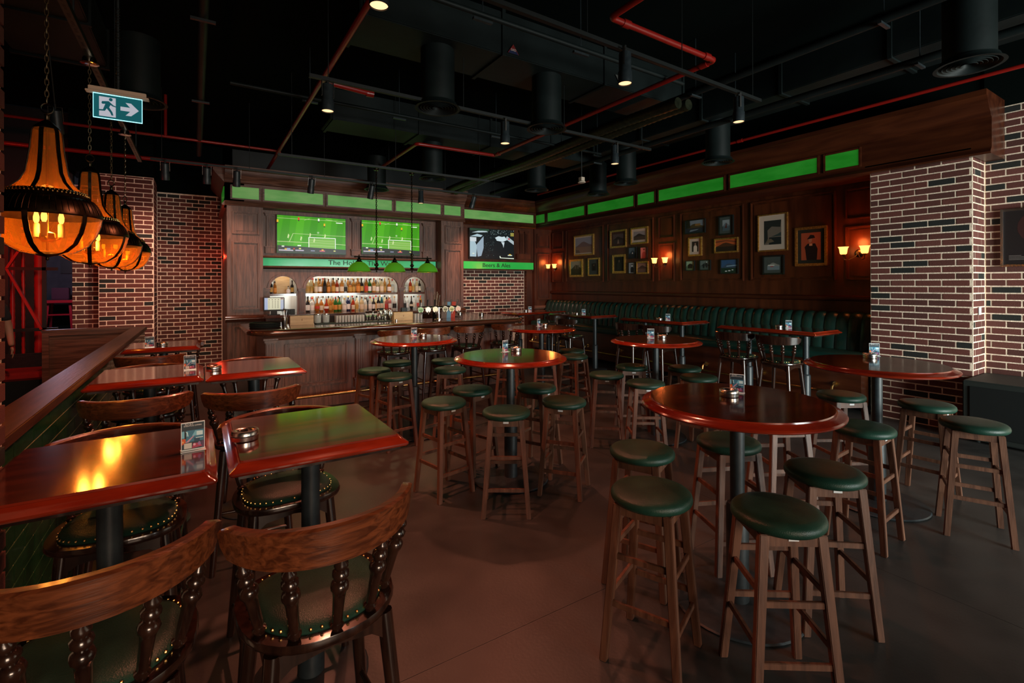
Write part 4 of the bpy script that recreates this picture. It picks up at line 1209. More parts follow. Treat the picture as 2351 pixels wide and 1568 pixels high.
# beer tap tower
tp = thing('beer_tap_tower', 'chrome beer tap tower with six round badges on the bar', 'beer tap', (3.40, 7.62, CT))
MB().cyl((0, 0, 0), (0, 0, .20), .035, n=16).lathe([(.07, 0), (.07, .01), (.04, .02)], 20).build('column', M['chrome'], tp)
MB().tube([(-.38, 0, .19), (.38, 0, .19)], .032, 12).build('cross_bar', M['chrome'], tp)
BG = [C(130, 165, 110), C(235, 235, 232), C(235, 225, 190), C(150, 140, 110), C(190, 180, 120), C(220, 175, 150)]
for k, x in enumerate((-.34, -.21, -.08, .10, .22, .34)):
    a = MB().cyl((x, -.055, .165), (x, -.03, .165), .050, n=24).build('badge_rim', M['chrome'], tp, smooth=30)
    MB().cyl((x, -.058, .165), (x, -.054, .165), .042, n=24).build('badge', flat('self_lit_tap_badge_%d' % k, BG[k], .3, emit=BG[k], es=.45), a, smooth=30)  # badge faces given a glow of their own to read bright
    if k in (0, 3, 4): MB().box(x - .03, -.0605, .158, x + .03, -.0575, .170).build('badge_band', M['ink'], a, smooth=0)
    MB().cyl((x, -.02, .21), (x, -.035, .33), .008, .013, n=8).build('tap_handle', M['black'] if k < 3 else M['steel'], tp)
    MB().tube([(x, -.04, .15), (x, -.07, .14), (x, -.075, .09)], .008, 8).build('spout', M['chrome'], tp)
mn = thing('menu_cards', 'fan of grey, blue and red menu cards standing behind the beer taps', 'menu', (3.66, 7.78, CT))
for k, (c, dx) in enumerate(((C(120, 95, 85), -.09), (C(120, 160, 185), 0), (C(200, 60, 35), .09))):
    MB().hexa([(dx - .05, .02 * k - .002, 0), (dx + .05, .02 * k - .002, 0), (dx + .05, .02 * k + .002, 0), (dx - .05, .02 * k + .002, 0)], [(dx - .03, .02 * k - .002, .28), (dx + .07, .02 * k - .002, .28), (dx + .07, .02 * k + .002, .28), (dx - .03, .02 * k + .002, .28)]).build('card', pm(c), mn, smooth=0)
sh = thing('straw_jar', 'jar of copper straws and long stirrers behind the beer taps', 'jar', (3.42, 7.80, CT))
MB().lathe([(.05, 0), (.052, .005), (.052, .20), (.049, .20), (.047, .008), (.0001, .008)], 18).build('jar', M['black'], sh)
for k in range(7):
    a = k * .9; MB().cyl((.02 * math.cos(a), .02 * math.sin(a), .02), (.06 * math.cos(a) + .03, .04 * math.sin(a), .40 + .03 * (k % 3)), .0045, n=6).build('straw', M['bronze'] if k % 2 else M['steel'], sh)
# ================================================================= PICTURES ON THE PANELLED WALL
def picture(y, z, w, h, frame, fw, mount, mw, polys, label):
    t = thing('framed_picture', label, 'picture', (7.742, y, z), -PI / 2, 'framed pictures on the panelled wall')
    m = MB(); d = .03
    for x0, x1, z0, z1 in ((-w / 2, -w / 2 + fw, -h / 2, h / 2), (w / 2 - fw, w / 2, -h / 2, h / 2), (-w / 2 + fw, w / 2 - fw, -h / 2, -h / 2 + fw), (-w / 2 + fw, w / 2 - fw, h / 2 - fw, h / 2)):
        m.box(x0, -d, z0, x1, .006, z1)
    m.build('frame', frame, t, bevel=.006)
    iw, ih = w - 2 * fw, h - 2 * fw
    MB().box(-iw / 2, -.012, -ih / 2, iw / 2, .004, ih / 2).build('mount', mount, t, smooth=0)
    pw, ph = iw - 2 * mw, ih - 2 * mw
    a = art('print', pw, ph, [(tuple(min(.8, c_ * 1.5) for c_ in col), pts) for col, pts in polys], t); a.location = (0, -.0125, 0)
    return t


def P_land(sky, hill, ground, extra=()):
    return [(sky, R4(0, 0, 1, 1)), (hill, [(0, .42), (.2, .55), (.36, .70), (.5, .74), (.62, .68), (.8, .56), (1, .48), (1, .3), (0, .3)]), (ground, R4(0, 0, 1, .40))] + list(extra)


def P_fig(bg, body, head):
    return [(bg, R4(0, 0, 1, 1)), (body, [(.25, 0), (.78, 0), (.80, .45), (.68, .62), (.36, .62), (.24, .45)]), (head, ell(.52, .74, .11, .12))]


BK = M['blackframe']; GD = M['gold']
picture(8.90, 2.62, .72, .49, GD, .035, M['cream'], .03, P_land(C(120, 118, 130), C(96, 78, 78), C(110, 88, 76), [(C(84, 72, 66), [(.0, 0), (.3, .0), (.2, .2), (0, .22)])]), 'gilt framed misty mountain landscape, farthest large picture')
picture(9.18, 2.08, .50, .43, GD, .05, M['darkmount'], .0, P_land(C(110, 125, 110), C(30, 50, 32), C(20, 38, 22), [(C(70, 82, 72), R4(.38, .45, .46, .75)), (C(60, 72, 62), R4(.6, .45, .74, .72))]), 'wide gilt framed green castle picture beside the farthest wall light')
picture(8.55, 2.09, .40, .42, GD, .035, M['greymount'], .09, P_fig(C(22, 26, 24), C(8, 8, 8), C(80, 70, 60)), 'gilt framed tiny portrait in a wide grey mount')
picture(7.76, 2.68, .50, .39, GD, .04, pm(C(66, 40, 34)), .05, P_land(C(70, 56, 54), C(36, 28, 26), C(48, 38, 36), [(C(110, 90, 80), [(.4, 0), (.6, 0), (.52, .45), (.48, .45)])]), 'gilt beaded frame with a dark brown etching')
picture(7.15, 2.70, .48, .35, GD, .035, M['cream'], .05, P_land(C(120, 115, 115), C(42, 36, 32), C(60, 50, 42)), 'gilt framed dark valley landscape in a tan mount')
picture(7.34, 2.35, .24, .25, BK, .018, M['greymount'], .0, P_land(C(72, 88, 96), C(40, 52, 60), C(26, 34, 40), [(C(170, 170, 165), [(.4, .4), (.56, .4), (.5, .62)])]), 'small black framed seascape with a white sail')
picture(7.03, 2.33, .19, .24, BK, .008, M['cream'], .0, P_fig(C(205, 110, 100), C(150, 55, 48), C(175, 80, 70)) + [(C(90, 28, 24), ell(.52, .85, .13, .06))], 'small pinkish red portrait photograph beside the middle wall light')
picture(7.74, 2.13, .40, .41, GD, .05, M['darkmount'], .03, P_fig(C(16, 20, 14), C(30, 34, 26), C(80, 66, 52)), 'gilt framed very dark green portrait')
picture(7.36, 2.03, .20, .24, BK, .014, M['paper'], .008, P_fig(C(120, 125, 128), C(24, 26, 28), C(180, 180, 178)) + [(C(20, 20, 22), R4(.35, .84, .7, .92))], 'small black and white photograph of a hatted figure in a black frame')
picture(7.07, 2.03, .33, .26, GD, .03, M['cream'], .0, P_land(C(120, 95, 84), C(60, 42, 36), C(84, 62, 52)), 'small gilt framed brown photograph of a rocky castle')
picture(5.79, 2.75, .44, .26, BK, .016, M['greymount'], .0, P_land(C(96, 108, 116), C(56, 52, 30), C(28, 36, 40), [(C(110, 84, 44), R4(.5, .55, .78, .72)), (C(22, 28, 16), [(0, .4), (.25, .45), (.22, 1), (0, 1)]), (C(90, 105, 115), [(.2, .1), (.6, .2), (.7, .28), (.25, .25)])]), 'dark framed castle and bridge landscape at the top of the third panel')
picture(5.79, 2.38, .30, .35, GD, .03, M['cream'], .05, P_fig(C(24, 28, 24), C(170, 165, 150), C(120, 105, 90)), 'gilt framed photograph of a figure in white in a cream mount')
picture(5.90, 2.03, .20, .19, BK, .014, M['greymount'], .0, P_land(C(130, 150, 120), C(90, 110, 78), C(80, 96, 66), [(C(16, 24, 14), [(.2, .2), (.75, .2), (.8, .65), (.5, .75), (.22, .6)])]), 'small black framed green photograph of an animal')
picture(5.58, 2.03, .23, .19, BK, .014, M['greymount'], .0, P_land(C(84, 96, 90), C(44, 54, 50), C(64, 76, 70), [(C(20, 26, 24), ell(.35, .4, .1, .25)), (C(24, 30, 28), ell(.65, .5, .1, .3)), (C(150, 160, 150), ell(.66, .82, .06, .08))]), 'small black framed grey group photograph')
picture(5.16, 2.71, .29, .34, BK, .026, M['greymount'], .05, P_land(C(120, 128, 132), C(84, 94, 100), C(60, 74, 80), [(C(70, 26, 20), [(.35, .25), (.62, .25), (.58, .75)])]), 'black framed red-sailed boat in a grey mount')
picture(5.16, 2.36, .46, .26, GD, .028, M['darkmount'], .0, P_land(C(150, 70, 30), C(60, 36, 18), C(30, 24, 14), [(C(96, 48, 26), [(0, .75), (.5, .85), (1, .7), (1, .8), (.5, .95), (0, .9)])]), 'gilt framed orange sunset picture')
picture(5.10, 1.99, .34, .26, BK, .016, M['greymount'], .0, P_land(C(44, 72, 104), C(50, 66, 84), C(22, 44, 30), [(C(120, 150, 168), [(.3, .5), (1, .55), (1, .62), (.35, .56)]), (C(200, 205, 200), ell(.3, .15, .07, .04)), (C(200, 205, 200), ell(.5, .18, .08, .04)), (C(200, 205, 200), ell(.7, .24, .06, .03))]), 'black framed blue lake picture with white sheep')
picture(4.34, 2.51, .49, .60, GD, .022, M['cream'], .085, [(C(92, 84, 74), R4(0, 0, 1, 1)), (C(26, 32, 30), [(0, 0), (.22, .25), (.2, .6), (.45, .75), (.95, .7), (1, 1), (0, 1)]), (C(40, 52, 50), [(.4, .32), (.8, .42), (1, .5), (1, .34)]), (C(20, 28, 28), R4(.3, 0, 1, .30)), (C(84, 74, 58), [(.1, .05), (.6, .12), (.4, .25), (.2, .2)])], 'largest gilt framed lake and tree picture in a wide cream mount')
picture(4.33, 1.99, .35, .31, BK, .026, M['greymount'], .05, P_land(C(56, 62, 58), C(110, 112, 104), C(96, 108, 112), [(C(150, 40, 30), R4(.25, .30, .5, .36)), (C(170, 170, 160), R4(.05, .42, .6, .52))]), 'black framed harbour boats picture below the largest one')
picture(3.76, 2.25, .46, .59, GD, .04, M['darkmount'], .05, [(C(140, 66, 40), R4(0, 0, 1, 1)), (C(22, 12, 12), [(.28, 0), (.8, 0), (.84, .40), (.72, .60), (.34, .60), (.18, .48), (.22, .36)]), (C(150, 100, 76), ell(.47, .73, .09, .10)), (C(22, 14, 14), [(.3, .76), (.72, .80), (.66, .90), (.48, .92), (.4, .84)]), (C(170, 120, 90), R4(.42, .52, .58, .60))], 'gilt framed orange portrait of a person with a dark hat, nearest the pillar')

# ================================================================= WALL LIGHTS
def make_sconce():
    t = thing('wall_light', 'x', 'wall light')
    MB().lathe([(.05, 0), (.055, .006), (.045, .014), (.02, .02)], 20, T=Matrix.Rotation(PI / 2, 4, 'X')).build('wall_plate', M['bronze'], t)
    for s in (-1, 1):
        MB().tube([(0, -.02, 0), (s * .03, -.06, -.05), (s * .08, -.11, -.09), (s * .125, -.15, -.085), (s * .13, -.155, -.03)], .006, 8).build('arm', M['bronze'], t)
        MB().lathe([(.004, -.035), (.02, -.03), (.024, -.02), (.02, -.01)], 14, (s * .13, -.155, 0)).build('holder', M['bronze'], t)
        MB().lathe([(.030, -.012), (.040, -.005), (.045, .02), (.047, .045), (.054, .075), (.066, .092), (.064, .092), (.052, .074), (.044, .045), (.040, .02)], 20, (s * .13, -.155, 0), cap=False).build('shade', M['sconce'], t, smooth=50)
    return t


sc0 = make_sconce()
for i, (y, l) in enumerate(((10.0, 'two-shade amber wall light in the far corner'), (6.50, 'two-shade amber wall light in the middle of the picture wall'), (3.13, 'two-shade amber wall light next to the right brick pillar'))):
    if i == 0: o = sc0; o.location = (7.742, y, 2.11); o.rotation_euler = (0, 0, -PI / 2); o['label'] = l; o['group'] = 'two-shade wall lights'
    else: o = dup(sc0, (7.742, y, 2.11), -PI / 2, l)
    lamp('wall_light_glow', 'POINT', (7.60, y, 2.26), 6, (1.0, .20, .04), shadow_soft_size=.06)

# ================================================================= PENDANT LANTERNS
am, N_, L_, B_ = newmat('amber_lantern_glass')
tr = N_.new('ShaderNodeBsdfTransparent'); tr.inputs[0].default_value = (1.0, .60, .20, 1)
B_.inputs['Base Color'].default_value = (.60, .26, .05, 1); B_.inputs['Roughness'].default_value = .06; B_.inputs['Specular IOR Level'].default_value = .8
mx = N_.new('ShaderNodeMixShader'); fr = N_.new('ShaderNodeLayerWeight'); fr.inputs[0].default_value = .45
mr = N_.new('ShaderNodeMapRange'); mr.inputs[3].default_value = .22; mr.inputs[4].default_value = .75
L_.new(fr.outputs['Facing'], mr.inputs[0]); L_.new(mr.outputs[0], mx.inputs[0]); L_.new(tr.outputs[0], mx.inputs[1]); L_.new(B_.outputs[0], mx.inputs[2])
L_.new(mx.outputs[0], N_['Material Output'].inputs[0]); M['amberglass'] = am


def make_lantern():
    t = thing('pendant_lantern', 'x', 'pendant lamp')
    BZ = M['bronze']
    # z measured from the finial
    MB().lathe([(.067, .715), (.075, .70), (.085, .60), (.107, .475), (.135, .425), (.19, .378)], 40, cap=False).build('neck_glass', M['amberglass'], t, smooth=60)
    MB().lathe([(.293, .24), (.285, .20), (.262, .145), (.215, .085), (.14, .045), (.06, .03)], 48, cap=False).build('bowl_glass', M['amberglass'], t, smooth=60)
    MB().lathe([(.19, .380), (.205, .378), (.232, .345), (.238, .336), (.246, .334), (.268, .312), (.286, .28), (.297, .255), (.300, .243), (.293, .236), (.280, .245), (.225, .335), (.185, .37)], 56, cap=False).build('metal_dome', BZ, t, smooth=50)
    rb_ = MB()
    for k in range(56):
        a = 2 * PI * k / 56
        rb_.tube([((r) * math.cos(a), (r) * math.sin(a), z) for r, z in ((.247, .334), (.270, .311), (.288, .28), (.298, .255))], .0016, 4)
    rb_.build('dome_ribs', BZ, t)
    bd = MB()
    for k in range(60):
        a = 2 * PI * k / 60
        bd.sphere((.222 * math.cos(a), .222 * math.sin(a), .362), .0058, 6); bd.sphere((.21 * math.cos(a + .05), .21 * math.sin(a + .05), .374), .0045, 6)
    bd.build('beaded_band', M['brass'], t)
    for k in range(6):
        a = 2 * PI * k / 6 + .35
        ca, sa = math.cos(a), math.sin(a)
        def strap(prof, wd):
            m = MB(); n = len(prof); V = []
            for r, z in prof:
                for d_ in (-wd, wd):
                    for q in (0, .006): V.append(((r + q) * ca - d_ * sa, (r + q) * sa + d_ * ca, z))
            F = []
            for j in range(n - 1):
                b = j * 4
                for p, q in ((0, 1), (1, 3), (3, 2), (2, 0)): F.append((b + p, b + q, b + 4 + q, b + 4 + p))
            return m.add(V, F)
        strap([(.294, .245), (.286, .20), (.263, .145), (.216, .085), (.141, .045), (.06, .03)], .015).build('bowl_strap', BZ, t, smooth=40)
        strap([(.068, .715), (.076, .70), (.086, .60), (.108, .475), (.136, .425), (.191, .378)], .012).build('neck_strap', BZ, t, smooth=40)
    MB().lathe([(.072, .716), (.070, .725), (.05, .742), (.03, .757), (.012, .768), (.012, .79), (.017, .795), (.010, .80)], 24).build('top_cap', BZ, t, smooth=50)
    MB().lathe([(.0001, .0), (.008, .003), (.011, .010), (.007, .018), (.02, .022), (.055, .028), (.066, .036), (.05, .045)], 24).build('finial', BZ, t, smooth=50)
    MB().tube([(.032 * math.cos(2 * PI * k / 16), 0, .832 + .028 * math.sin(2 * PI * k / 16)) for k in range(16)], .005, 6, True).build('ring', BZ, t)
    MB().cyl((0, 0, .05), (0, 0, .72), .007, n=8).lathe([(.03, .10), (.045, .12), (.04, .15), (.01, .16)], 16).build('stem', M['brass'], t)
    for k in range(3):
        a = 2 * PI * k / 3 + .5; x, y = .075 * math.cos(a), .075 * math.sin(a)
        MB().tube([(0, 0, .13), (x * .6, y * .6, .115), (x, y, .13)], .005, 6).build('candle_arm', M['brass'], t)
        MB().lathe([(.018, .13), (.018, .20), (.014, .205)], 12, (x, y, 0)).build('candle_tube', M['cream'], t)
        MB().lathe([(.008, .203), (.016, .22), (.017, .24), (.010, .265), (.001, .28)], 10, (x, y, 0)).build('bulb', M['bulb'], t, smooth=60)
    ch = MB(); z = .862
    while z < 1.53:
        k = int(round((z - .862) / .032)) % 2
        pts = []
        for q in range(10):
            a = 2 * PI * q / 10; u = .0105 * math.cos(a); v = .021 * math.sin(a)
            pts.append((u, 0, z + .018 + v) if k else (0, u, z + .018 + v))
        ch.tube(pts, .003, 5, True); z += .032
    ch.build('chain', M['chainmetal'], t)
    MB().lathe([(.060, 1.545), (.075, 1.55), (.055, 1.555), (.055, 1.58), (.05, 1.595), (.0001, 1.595)], 24).build('ceiling_cup', M['chrome'], t)
    return t


ln0 = make_lantern()
for i, (y, l) in enumerate(((3.62, 'largest amber glass lantern hanging at the upper left, nearest the camera'), (4.86, 'second amber glass lantern from the camera over the half wall'), (5.94, 'third amber glass lantern from the camera over the half wall'), (6.95, 'farthest amber glass lantern, in front of the left brick pillar'))):
    if i == 0: ln0.location = (-.70, y, 1.837); ln0['label'] = l; ln0.scale = (.79, .79, 1); ln0['group'] = 'amber lanterns over the half wall'
    else: dup(ln0, (-.70, y, 1.837), i * .3, l)
    lamp('lantern_glow', 'POINT', (-.70, y, 1.837 + .17), 16, (1.0, .50, .16), shadow_soft_size=.07)

# ================================================================= GREEN-SHADED PENDANT OVER THE BAR
gp = thing('billiard_pendant', 'brass bar pendant with three green glass shades hanging over the bar counter', 'pendant lamp', (2.528, 7.30, 1.885))
MB().tube([(-.60, 0, .225), (.60, 0, .225)], .009, 8).sphere((-.60, 0, .225), .014).sphere((.60, 0, .225), .014).build('bar', M['bronze'], gp)
MB().tube([(-.28, 0, .245), (.28, 0, .245)], .007, 8).build('upper_bar', M['bronze'], gp)
for x in (-.28, .28):
    MB().lathe([(.004, -.0), (.012, .01), (.006, .03), (.028, .05), (.03, .06), (.012, .08), (.03, .10), (.032, .115), (.014, .13), (.018, .14), (.018, .26), (.026, .27), (.026, .28), (.006, .30)], 14, (x, 0, 0)).build('turned_drop', M['bronze'], gp, smooth=50)
    c_ = MB(); z = .30
    while z < 1.52:
        k = int(round((z - .30) / .03)) % 2
        c_.tube([((x + .009 * math.cos(a), 0, z + .017 + .019 * math.sin(a)) if k else (x, .009 * math.cos(a), z + .017 + .019 * math.sin(a))) for a in [2 * PI * q / 8 for q in range(8)]], .0046, 4, True); z += .03
    c_.build('chain', M['bronze'], gp)
    MB().lathe([(.03, 1.53), (.04, 1.54), (.04, 1.56), (.0001, 1.57)], 16, (x, 0, 0)).build('ceiling_cup', M['bronze'], gp)
for x in (-.54, 0, .54):
    MB().lathe([(.168, .008), (.163, .02), (.150, .06), (.122, .10), (.085, .132), (.045, .152)], 32, (x, 0, 0), cap=False).build('shade', M['shade'], gp, smooth=60)
    MB().lathe([(.160, .012), (.146, .058), (.118, .097), (.08, .128), (.04, .146)], 32, (x, 0, 0), cap=False).build('shade_lining', M['shadein'], gp, smooth=60)
    MB().lathe([(.166, .004), (.176, .006), (.178, .012), (.166, .014)], 32, (x, 0, 0), cap=False).build('shade_rim', M['brass'], gp)
    MB().lathe([(.05, .148), (.046, .16), (.03, .17), (.036, .185), (.02, .20), (.01, .23), (.008, .26), (.002, .262)], 18, (x, 0, 0)).build('shade_cap', M['bronze'], gp, smooth=50)
    lamp('pendant_glow', 'POINT', (2.528 + x, 7.30, 1.885 + .05), 2.6, (1.0, .78, .45), shadow_soft_size=.04)

# ================================================================= CEILING
def track(label, p0, p1, z=3.55):
    t = thing('lighting_track', label, 'lighting track', (p0[0], p0[1], z))
    d = (p1[0] - p0[0], p1[1] - p0[1], 0)
    MB().bar((0, 0, 0), d, .035, .032).build('rail', M['black'], t, smooth=0)
    L = math.hypot(d[0], d[1]); k = max(2, int(L / 1.2))
    for i in range(k + 1):
        f = (i + .12) / (k + .24); MB().cyl((d[0] * f, d[1] * f, 0), (d[0] * f, d[1] * f, 4.62 - z), .004, n=6).build('hanger_wire', M['black'], t)
    return t


track('short black lighting track crossing the red pipe above the middle tables', (.82, 4.60), (5.26, 4.66))
track('long black lighting track running over the nearest round table', (1.2, 2.74), (4.80, 2.82))
track('black lighting track in front of the bar cornice', (-.60, 8.86), (5.4, 8.90))


track('slim black rail carrying the green-shaded pendant', (.9, 7.30), (4.2, 7.30), 3.475)
st_ = thing('strut_channel', 'perforated metal strut above the row of amber lanterns', 'strut', (-.70, 2.0, 3.432))
MB().box(-.022, 0, 0, .022, 6.6, .041).build('channel', M['flex'], st_, smooth=0)
for k in range(60): MB().box(-.008, .05 + .11 * k, -.001, .008, .11 + .11 * k, .004).build('slot', M['black'], st_, smooth=0)
for y_ in (.4, 2.3, 4.2, 6.1): MB().cyl((0, y_, .04), (0, y_, 1.188), .006, n=6).build('hanger_rod', M['blackmetal'], st_)


def make_spot(on):
    t = thing('track_spotlight', 'x', 'spotlight')
    MB().lathe([(.046, .24), (.048, .235), (.048, .10), (.054, .09), (.054, .0), (.050, 0)], 24, cap=False).build('housing', M['blackmetal'], t, smooth=40)
    MB().lathe([(.0001, .008), (.0505, .008)], 24).build('lens', M['lens'] if on else M['lensoff'], t)
    for s in (-1, 1): MB().bar((s * .056, 0, .13), (s * .056, 0, .27), .014, .004).build('yoke_arm', M['steel'], t, smooth=0)
    MB().bar((-.058, 0, .27), (.058, 0, .27), .014, .006).cyl((0, 0, .24), (0, 0, .30), .012).build('yoke', M['black'], t)
    return t


sA = make_spot(True); sB = make_spot(False)
SPT = [(.855, 2.715), (.98, 4.61), (2.813, 2.745), (4.417, 2.81), (2.876, 4.63), (4.585, 4.66)]
LBL = ['lit track spotlight at the very top of the picture', 'lit track spotlight hanging beside the stub of red pipe', 'lit track spotlight above the nearest round table', 'lit track spotlight above the middle banquette table', 'lit track spotlight in the centre above the green-reflecting table', 'lit track spotlight above the far banquette pictures']
for i, (x, y) in enumerate(SPT):
    if i == 0: o = sA; o.location = (x, y, 3.265); o['label'] = LBL[i]; o['group'] = 'ceiling spotlights'
    else: o = dup(sA, (x, y, 3.265), .3 * i, LBL[i])
    lamp('spot_beam', 'SPOT', (x, y, 3.255), (190, 240, 65, 25, 190, 60)[i], (1.0, .29, .16), (x, y, 0), spot_size=math.radians(128), spot_blend=1.0, shadow_soft_size=.05)
B2 = [(.50, 8.87, 'dark spotlight in front of the leftmost green pane'), (1.60, 8.87, 'dark spotlight over the left television'), (2.62, 8.88, 'dark spotlight above the gap between the two football televisions'),
      (3.60, 8.88, 'lit spotlight in front of the bar cornice'), (4.70, 8.89, 'dark spotlight in front of the niche pane')]
for i, (x, y, l) in enumerate(B2):
    if i == 3: dup(sA, (x, y, 3.26), .4, l, 'ceiling spotlights')
    elif i == 0: sB.location = (x, y, 3.26); sB['label'] = l; sB['group'] = 'ceiling spotlights'; sB.rotation_euler = (.35, 0, 0)
    else: dup(sB, (x, y, 3.26), 0, l, 'ceiling spotlights').rotation_euler = (.35, 0, .1 * i)
    lamp('bar_beam', 'SPOT', (x, y + .03, 3.235), (75, 75, 75, 85, 190)[i], (1.0, .54, .38), (x + (1.3 if i == 4 else 0), 10.1, 1.2), spot_size=math.radians(85), spot_blend=.9, shadow_soft_size=.05)
for x, y, tx, l in ((-.42, 8.85, -1.0, 'dark spotlight aimed at the left brick pillar above the lanterns'), (.10, 8.86, -.1, 'dark spotlight aimed at the dim brick wall left of the bar')):
    dup(sB, (x, y, 3.26), 0, l, 'ceiling spotlights').rotation_euler = (.35, 0, 0)
    lamp('wall_beam', 'SPOT', (x, y + .08, 3.24), 170 if tx < -.5 else 30, (1.0, .62, .46), (tx, 10.8 if tx < -.5 else 12, 1.6), spot_size=math.radians(75), spot_blend=.9, shadow_soft_size=.05)


def make_diff():
    t = thing('air_diffuser', 'x', 'air vent')
    MB().lathe([(.172, .05), (.172, .62)], 32).build('duct', M['blackduct'], t)
    MB().lathe([(.172, .06), (.19, .055), (.205, .02), (.228, .006), (.232, 0), (.205, .0), (.185, .03), (.172, .05)], 40, cap=False).build('flange', M['blackduct'], t, smooth=50)
    m = MB()
    for r in (.04, .07, .10, .13, .16, .187): m.lathe([(r, .03), (r + .014, .004), (r + .016, .006), (r + .004, .034), (r, .03)], 36, cap=False)
    m.build('louvre_rings', M['blackduct'], t, smooth=40)
    return t


df0 = make_diff()
DF = [((2.066, 4.633), 'round black air diffuser left of the red triangle tag'), ((3.413, 4.576), 'round black air diffuser in the centre of the ceiling'), ((6.512, 4.479), 'round black air diffuser in front of the right green panes'),
      ((5.404, 1.374), 'largest round black air diffuser at the upper right'), ((3.363, 7.77), 'round black air diffuser with a red reflection above the bar'), ((6.797, 7.387), 'farthest right air diffuser before the long green pane'),
      ((5.47, 7.662), 'round black air diffuser behind the flexible ducts'), ((6.465, 6.285), 'round black air diffuser right of the small lit spotlight'), ((-.493, 6.023), 'round black air diffuser behind the exit sign'), ((2.849, 9.221), 'flat black air diffuser right above the bar cornice')]
for i, (p, l) in enumerate(DF):
    if i == 0: df0.location = (p[0], p[1], 3.5); df0['label'] = l; df0['group'] = 'round air diffusers'
    else: dup(df0, (p[0], p[1], 3.5), i, l)


def duct(label, x0, y0, z0, x1, y1, z1, along):
    t = thing('air_duct', label, 'duct', ((x0 + x1) / 2, (y0 + y1) / 2, z0))
    hx, hy, h = (x1 - x0) / 2, (y1 - y0) / 2, z1 - z0
    MB().box(-hx, -hy, 0, hx, hy, h).build('body', M['blackduct'], t, bevel=.01)
    L = 2 * (hx if along == 'x' else hy); n = int(L / 1.1)
    for i in range(n + 1):
        u = -L / 2 + .05 + (L - .1) * i / n
        if along == 'x': MB().box(u - .02, -hy - .02, -.02, u + .02, hy + .02, h + .02).build('joint_flange', M['blackduct'], t, smooth=0)
        else: MB().box(-hx - .02, u - .02, -.02, hx + .02, u + .02, h + .02).build('joint_flange', M['blackduct'], t, smooth=0)
    return t


duct('wide black air duct crossing the ceiling above the middle tables', 1.2, 4.35, 4.10, 5.6, 5.0, 4.55, 'x')
duct('wide black air duct crossing the ceiling in front of the bar', 1.6, 7.35, 4.10, 6.95, 8.0, 4.55, 'x')
duct('black air duct running along above the banquette', 6.2, 1.0, 4.10, 6.85, 6.9, 4.55, 'y')
duct('black air duct at the upper left above the lanterns', -1.6, 2.6, 4.10, -.85, 7.0, 4.5, 'y')
for k, x in enumerate((4.52, 4.70)):
    m = MB(); pts = []; rr = []
    for i in range(150):
        f = i / 149; pts.append((x, 3.6 + 6.0 * f, 3.72 + .02 * math.sin(f * 9 + k))); rr.append(.062 + (.006 if i % 2 else 0))
    tag(m.tube(pts, rr, 12).build('flexible_duct', M['flex'], None, smooth=50), ('left', 'right')[k] + ' one of the two ribbed flexible ducts running towards the corner', 'duct')
def flange(o_, pts, r):
    for p, a in pts:
        MB().cyl((p[0] - a[0] * .03, p[1] - a[1] * .03, p[2] - a[2] * .03), (p[0] + a[0] * .03, p[1] + a[1] * .03, p[2] + a[2] * .03), r, n=14).build('coupling', M['redpipe'], o_)


def pipe(label, pts, r=.027, coup=()):
    t = thing('sprinkler_pipe', label, 'pipe', pts[0], 0, 'red sprinkler pipes')
    o = pts[0]
    q = []
    for i, p in enumerate(pts):
        P_ = Vector(p) - Vector(o)
        if 0 < i < len(pts) - 1:
            a = (Vector(pts[i - 1]) - Vector(p)).normalized(); b = (Vector(pts[i + 1]) - Vector(p)).normalized()
            for f in (.05, .03): q.append(P_ + a * f)
            q.append(P_ + (a + b) * .012)
            for f in (.03, .05): q.append(P_ + b * f)
        else: q.append(P_)
    MB().tube(q, r, 12).build('pipe', M['redpipe'], t, smooth=60)
    for p, a in coup:
        p = Vector(p) - Vector(o); a = Vector(a)
        MB().cyl(p - a * .04, p + a * .04, r * 1.28, n=14).build('coupling', M['redpipe'], t)
    return t


pipe('long red sprinkler pipe running away from the topmost spotlight to the bar', [(1.13, 1.2, 3.9), (1.10, 10.55, 3.9)], coup=[((1.12, 5.5, 3.9), (0, 1, 0)), ((1.11, 8.93, 3.9), (0, 1, 0))])
pipe('thin red sprinkler pipe crossing the upper left behind the lanterns', [(-4.5, 8.92, 3.92), (1.08, 8.92, 3.92)], .02, [((-.9, 8.92, 3.92), (1, 0, 0))])
pipe('thick red sprinkler pipe above the left brick pillar', [(-4.5, 10.35, 3.86), (1.06, 10.35, 3.86), (3.9, 10.30, 3.84)], .034)
pipe('red sprinkler pipe bending twice at the upper right above the tables', [(2.87, .8, 3.9), (2.87, 2.96, 3.9), (4.29, 2.98, 3.9), (4.26, 7.20, 3.9), (2.87, 7.24, 3.9), (2.88, 8.95, 3.9)], .027, [((3.05, 2.963, 3.9), (1, 0, 0)), ((4.15, 2.975, 3.9), (1, 0, 0)), ((4.287, 3.1, 3.9), (0, 1, 0)), ((4.262, 7.08, 3.9), (0, 1, 0))])
pipe('short red capped pipe stub beside the hanging spotlight', [(1.14, 5.35, 3.82), (1.62, 5.42, 3.82)], .03, [((1.60, 5.42, 3.82), (1, 0, 0))])
pipe('red sprinkler pipe running along above the banquette cornice', [(7.12, .6, 3.92), (7.10, 9.9, 3.92)], .022, [((7.11, 4.5, 3.92), (0, 1, 0))])
pipe('red vertical drop pipe left of the bar cornice', [(-.42, 8.92, 3.92), (-.42, 8.95, 4.55)], .02)
